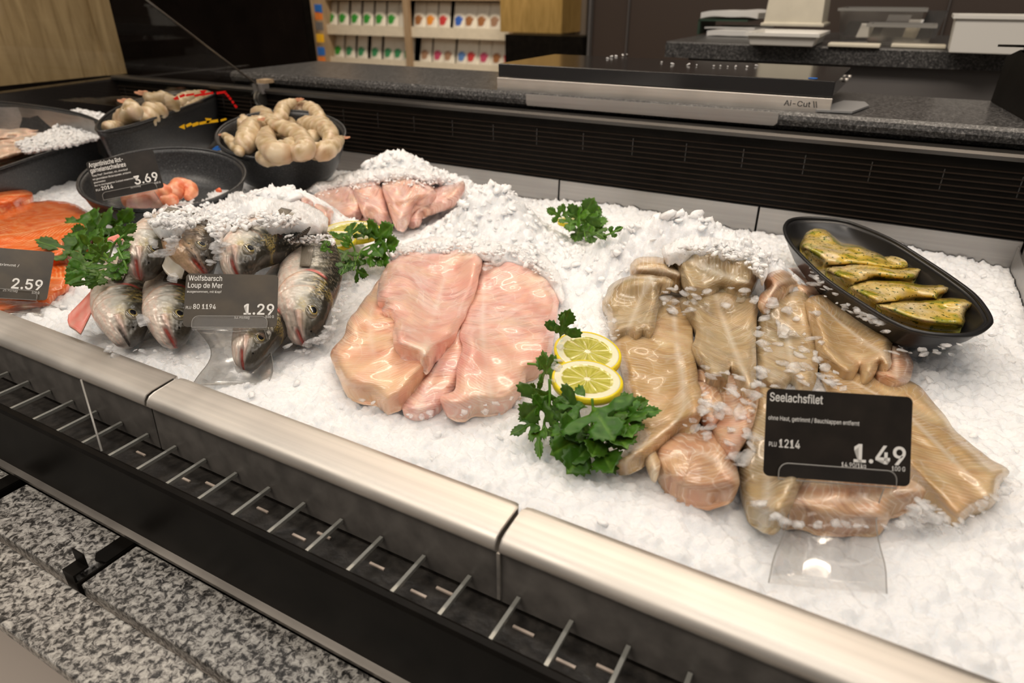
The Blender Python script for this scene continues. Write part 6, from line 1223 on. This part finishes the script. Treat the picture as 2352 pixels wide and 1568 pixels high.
# ice heaped in the left dish
x, y = in_px(3600, [(120, 300), (150, 262), (180, 250), (232, 262), (262, 285), (262, 305), (235, 315), (160, 334), (60, 350), (40, 330)])
q = P(x, y, .066 + .02 * rng.uniform(0, 1, len(x)))
chunks(q, rng.uniform(.003, .0065, len(x)), M['crumb'], 'heaped_ice', 'white ice mound in the large left dish')
# crumbs of ice on the machine top
x = np.array([1395, 1405, 1415, 1430, 1440, 1520, 1545, 1580, 1600, 1640, 1655, 1672, 1690, 1715, 1738.]); y = np.array([133, 130, 128, 126, 125, 142, 146, 148, 149, 151, 151, 152, 152, 153, 150.])
q = P(x, y, np.full(len(x), .1995)); chunks(q, rng.uniform(.0015, .003, len(x)), M['ice'], 'ice_drops', 'row of tiny ice drops on top of the cutting machine')

# ================================================================== LIGHT AND CAMERA
def area(name, loc, target, sx, sy, power, col):
    l = bpy.data.lights.new(name, 'AREA'); l.shape = 'RECTANGLE'; l.size = sx; l.size_y = sy; l.energy = power; l.color = col
    o = bpy.data.objects.new(name, l); COL.objects.link(o); o.location = loc; d = Vector(target) - Vector(loc); o.rotation_euler = d.to_track_quat('-Z', 'Y').to_euler(); return o
area('canopy_strip_light', (-.42, .98, .98), (-.40, .55, 0), 1.5, .05, 5.2, (1, .83, .66))
area('case_strip_light', (-.30, .52, 1.30), (-.30, .52, 0), 2.4, .10, 7, (1, .93, .86))
area('soft_fill_light', (.6, -.6, 2.3), (-.2, .5, 0), 1.6, 1.2, 17, (1, .90, .80))  # added soft fill from the customer side, no lamp seen there
area('aisle_floor_fill', (-1.3, -.9, 2.4), (-.9, .2, -.9), 1.6, .6, 32, (1, .90, .78))  # added fill to brighten the floor tiles and granite front
area('shop_ceiling_light', (-2.2, 3.2, 2.4), (-2.2, 4.5, .1), 2.2, .5, 80, (1, .84, .66))
area('prep_ceiling_light', (-.2, 1.6, 2.0), (-.1, 1.9, .16), 1.4, .6, 9, (1, .86, .70))
w = bpy.data.worlds.new('world'); SC.world = w; w.use_nodes = True; bg = w.node_tree.nodes['Background']; bg.inputs[0].default_value = (1, .90, .80, 1); bg.inputs[1].default_value = .24
cam = bpy.data.cameras.new('camera'); co = bpy.data.objects.new('camera', cam); COL.objects.link(co); co.location = tuple(CAM)
cam.sensor_width = 36; cam.sensor_fit = 'HORIZONTAL'; cam.lens = 36 * FPX / 2352; cam.clip_start = .02
from mathutils import Matrix
m3 = Matrix(((RT[0], UP[0], -FW[0]), (RT[1], UP[1], -FW[1]), (RT[2], UP[2], -FW[2]))); co.rotation_euler = m3.to_euler()
cam.dof.use_dof = True; cam.dof.focus_distance = .56; cam.dof.aperture_fstop = 8
SC.camera = co
cy = SC.cycles; cy.max_bounces = 7; cy.diffuse_bounces = 3; cy.glossy_bounces = 3; cy.transmission_bounces = 5; cy.transparent_max_bounces = 10; cy.adaptive_threshold = .035; cy.caustics_reflective = False; cy.caustics_refractive = False
SC.view_settings.view_transform = 'Standard'; SC.view_settings.look = 'None'; SC.view_settings.gamma = 1; SC.view_settings.use_curve_mapping = False; SC.view_settings.exposure = -.12
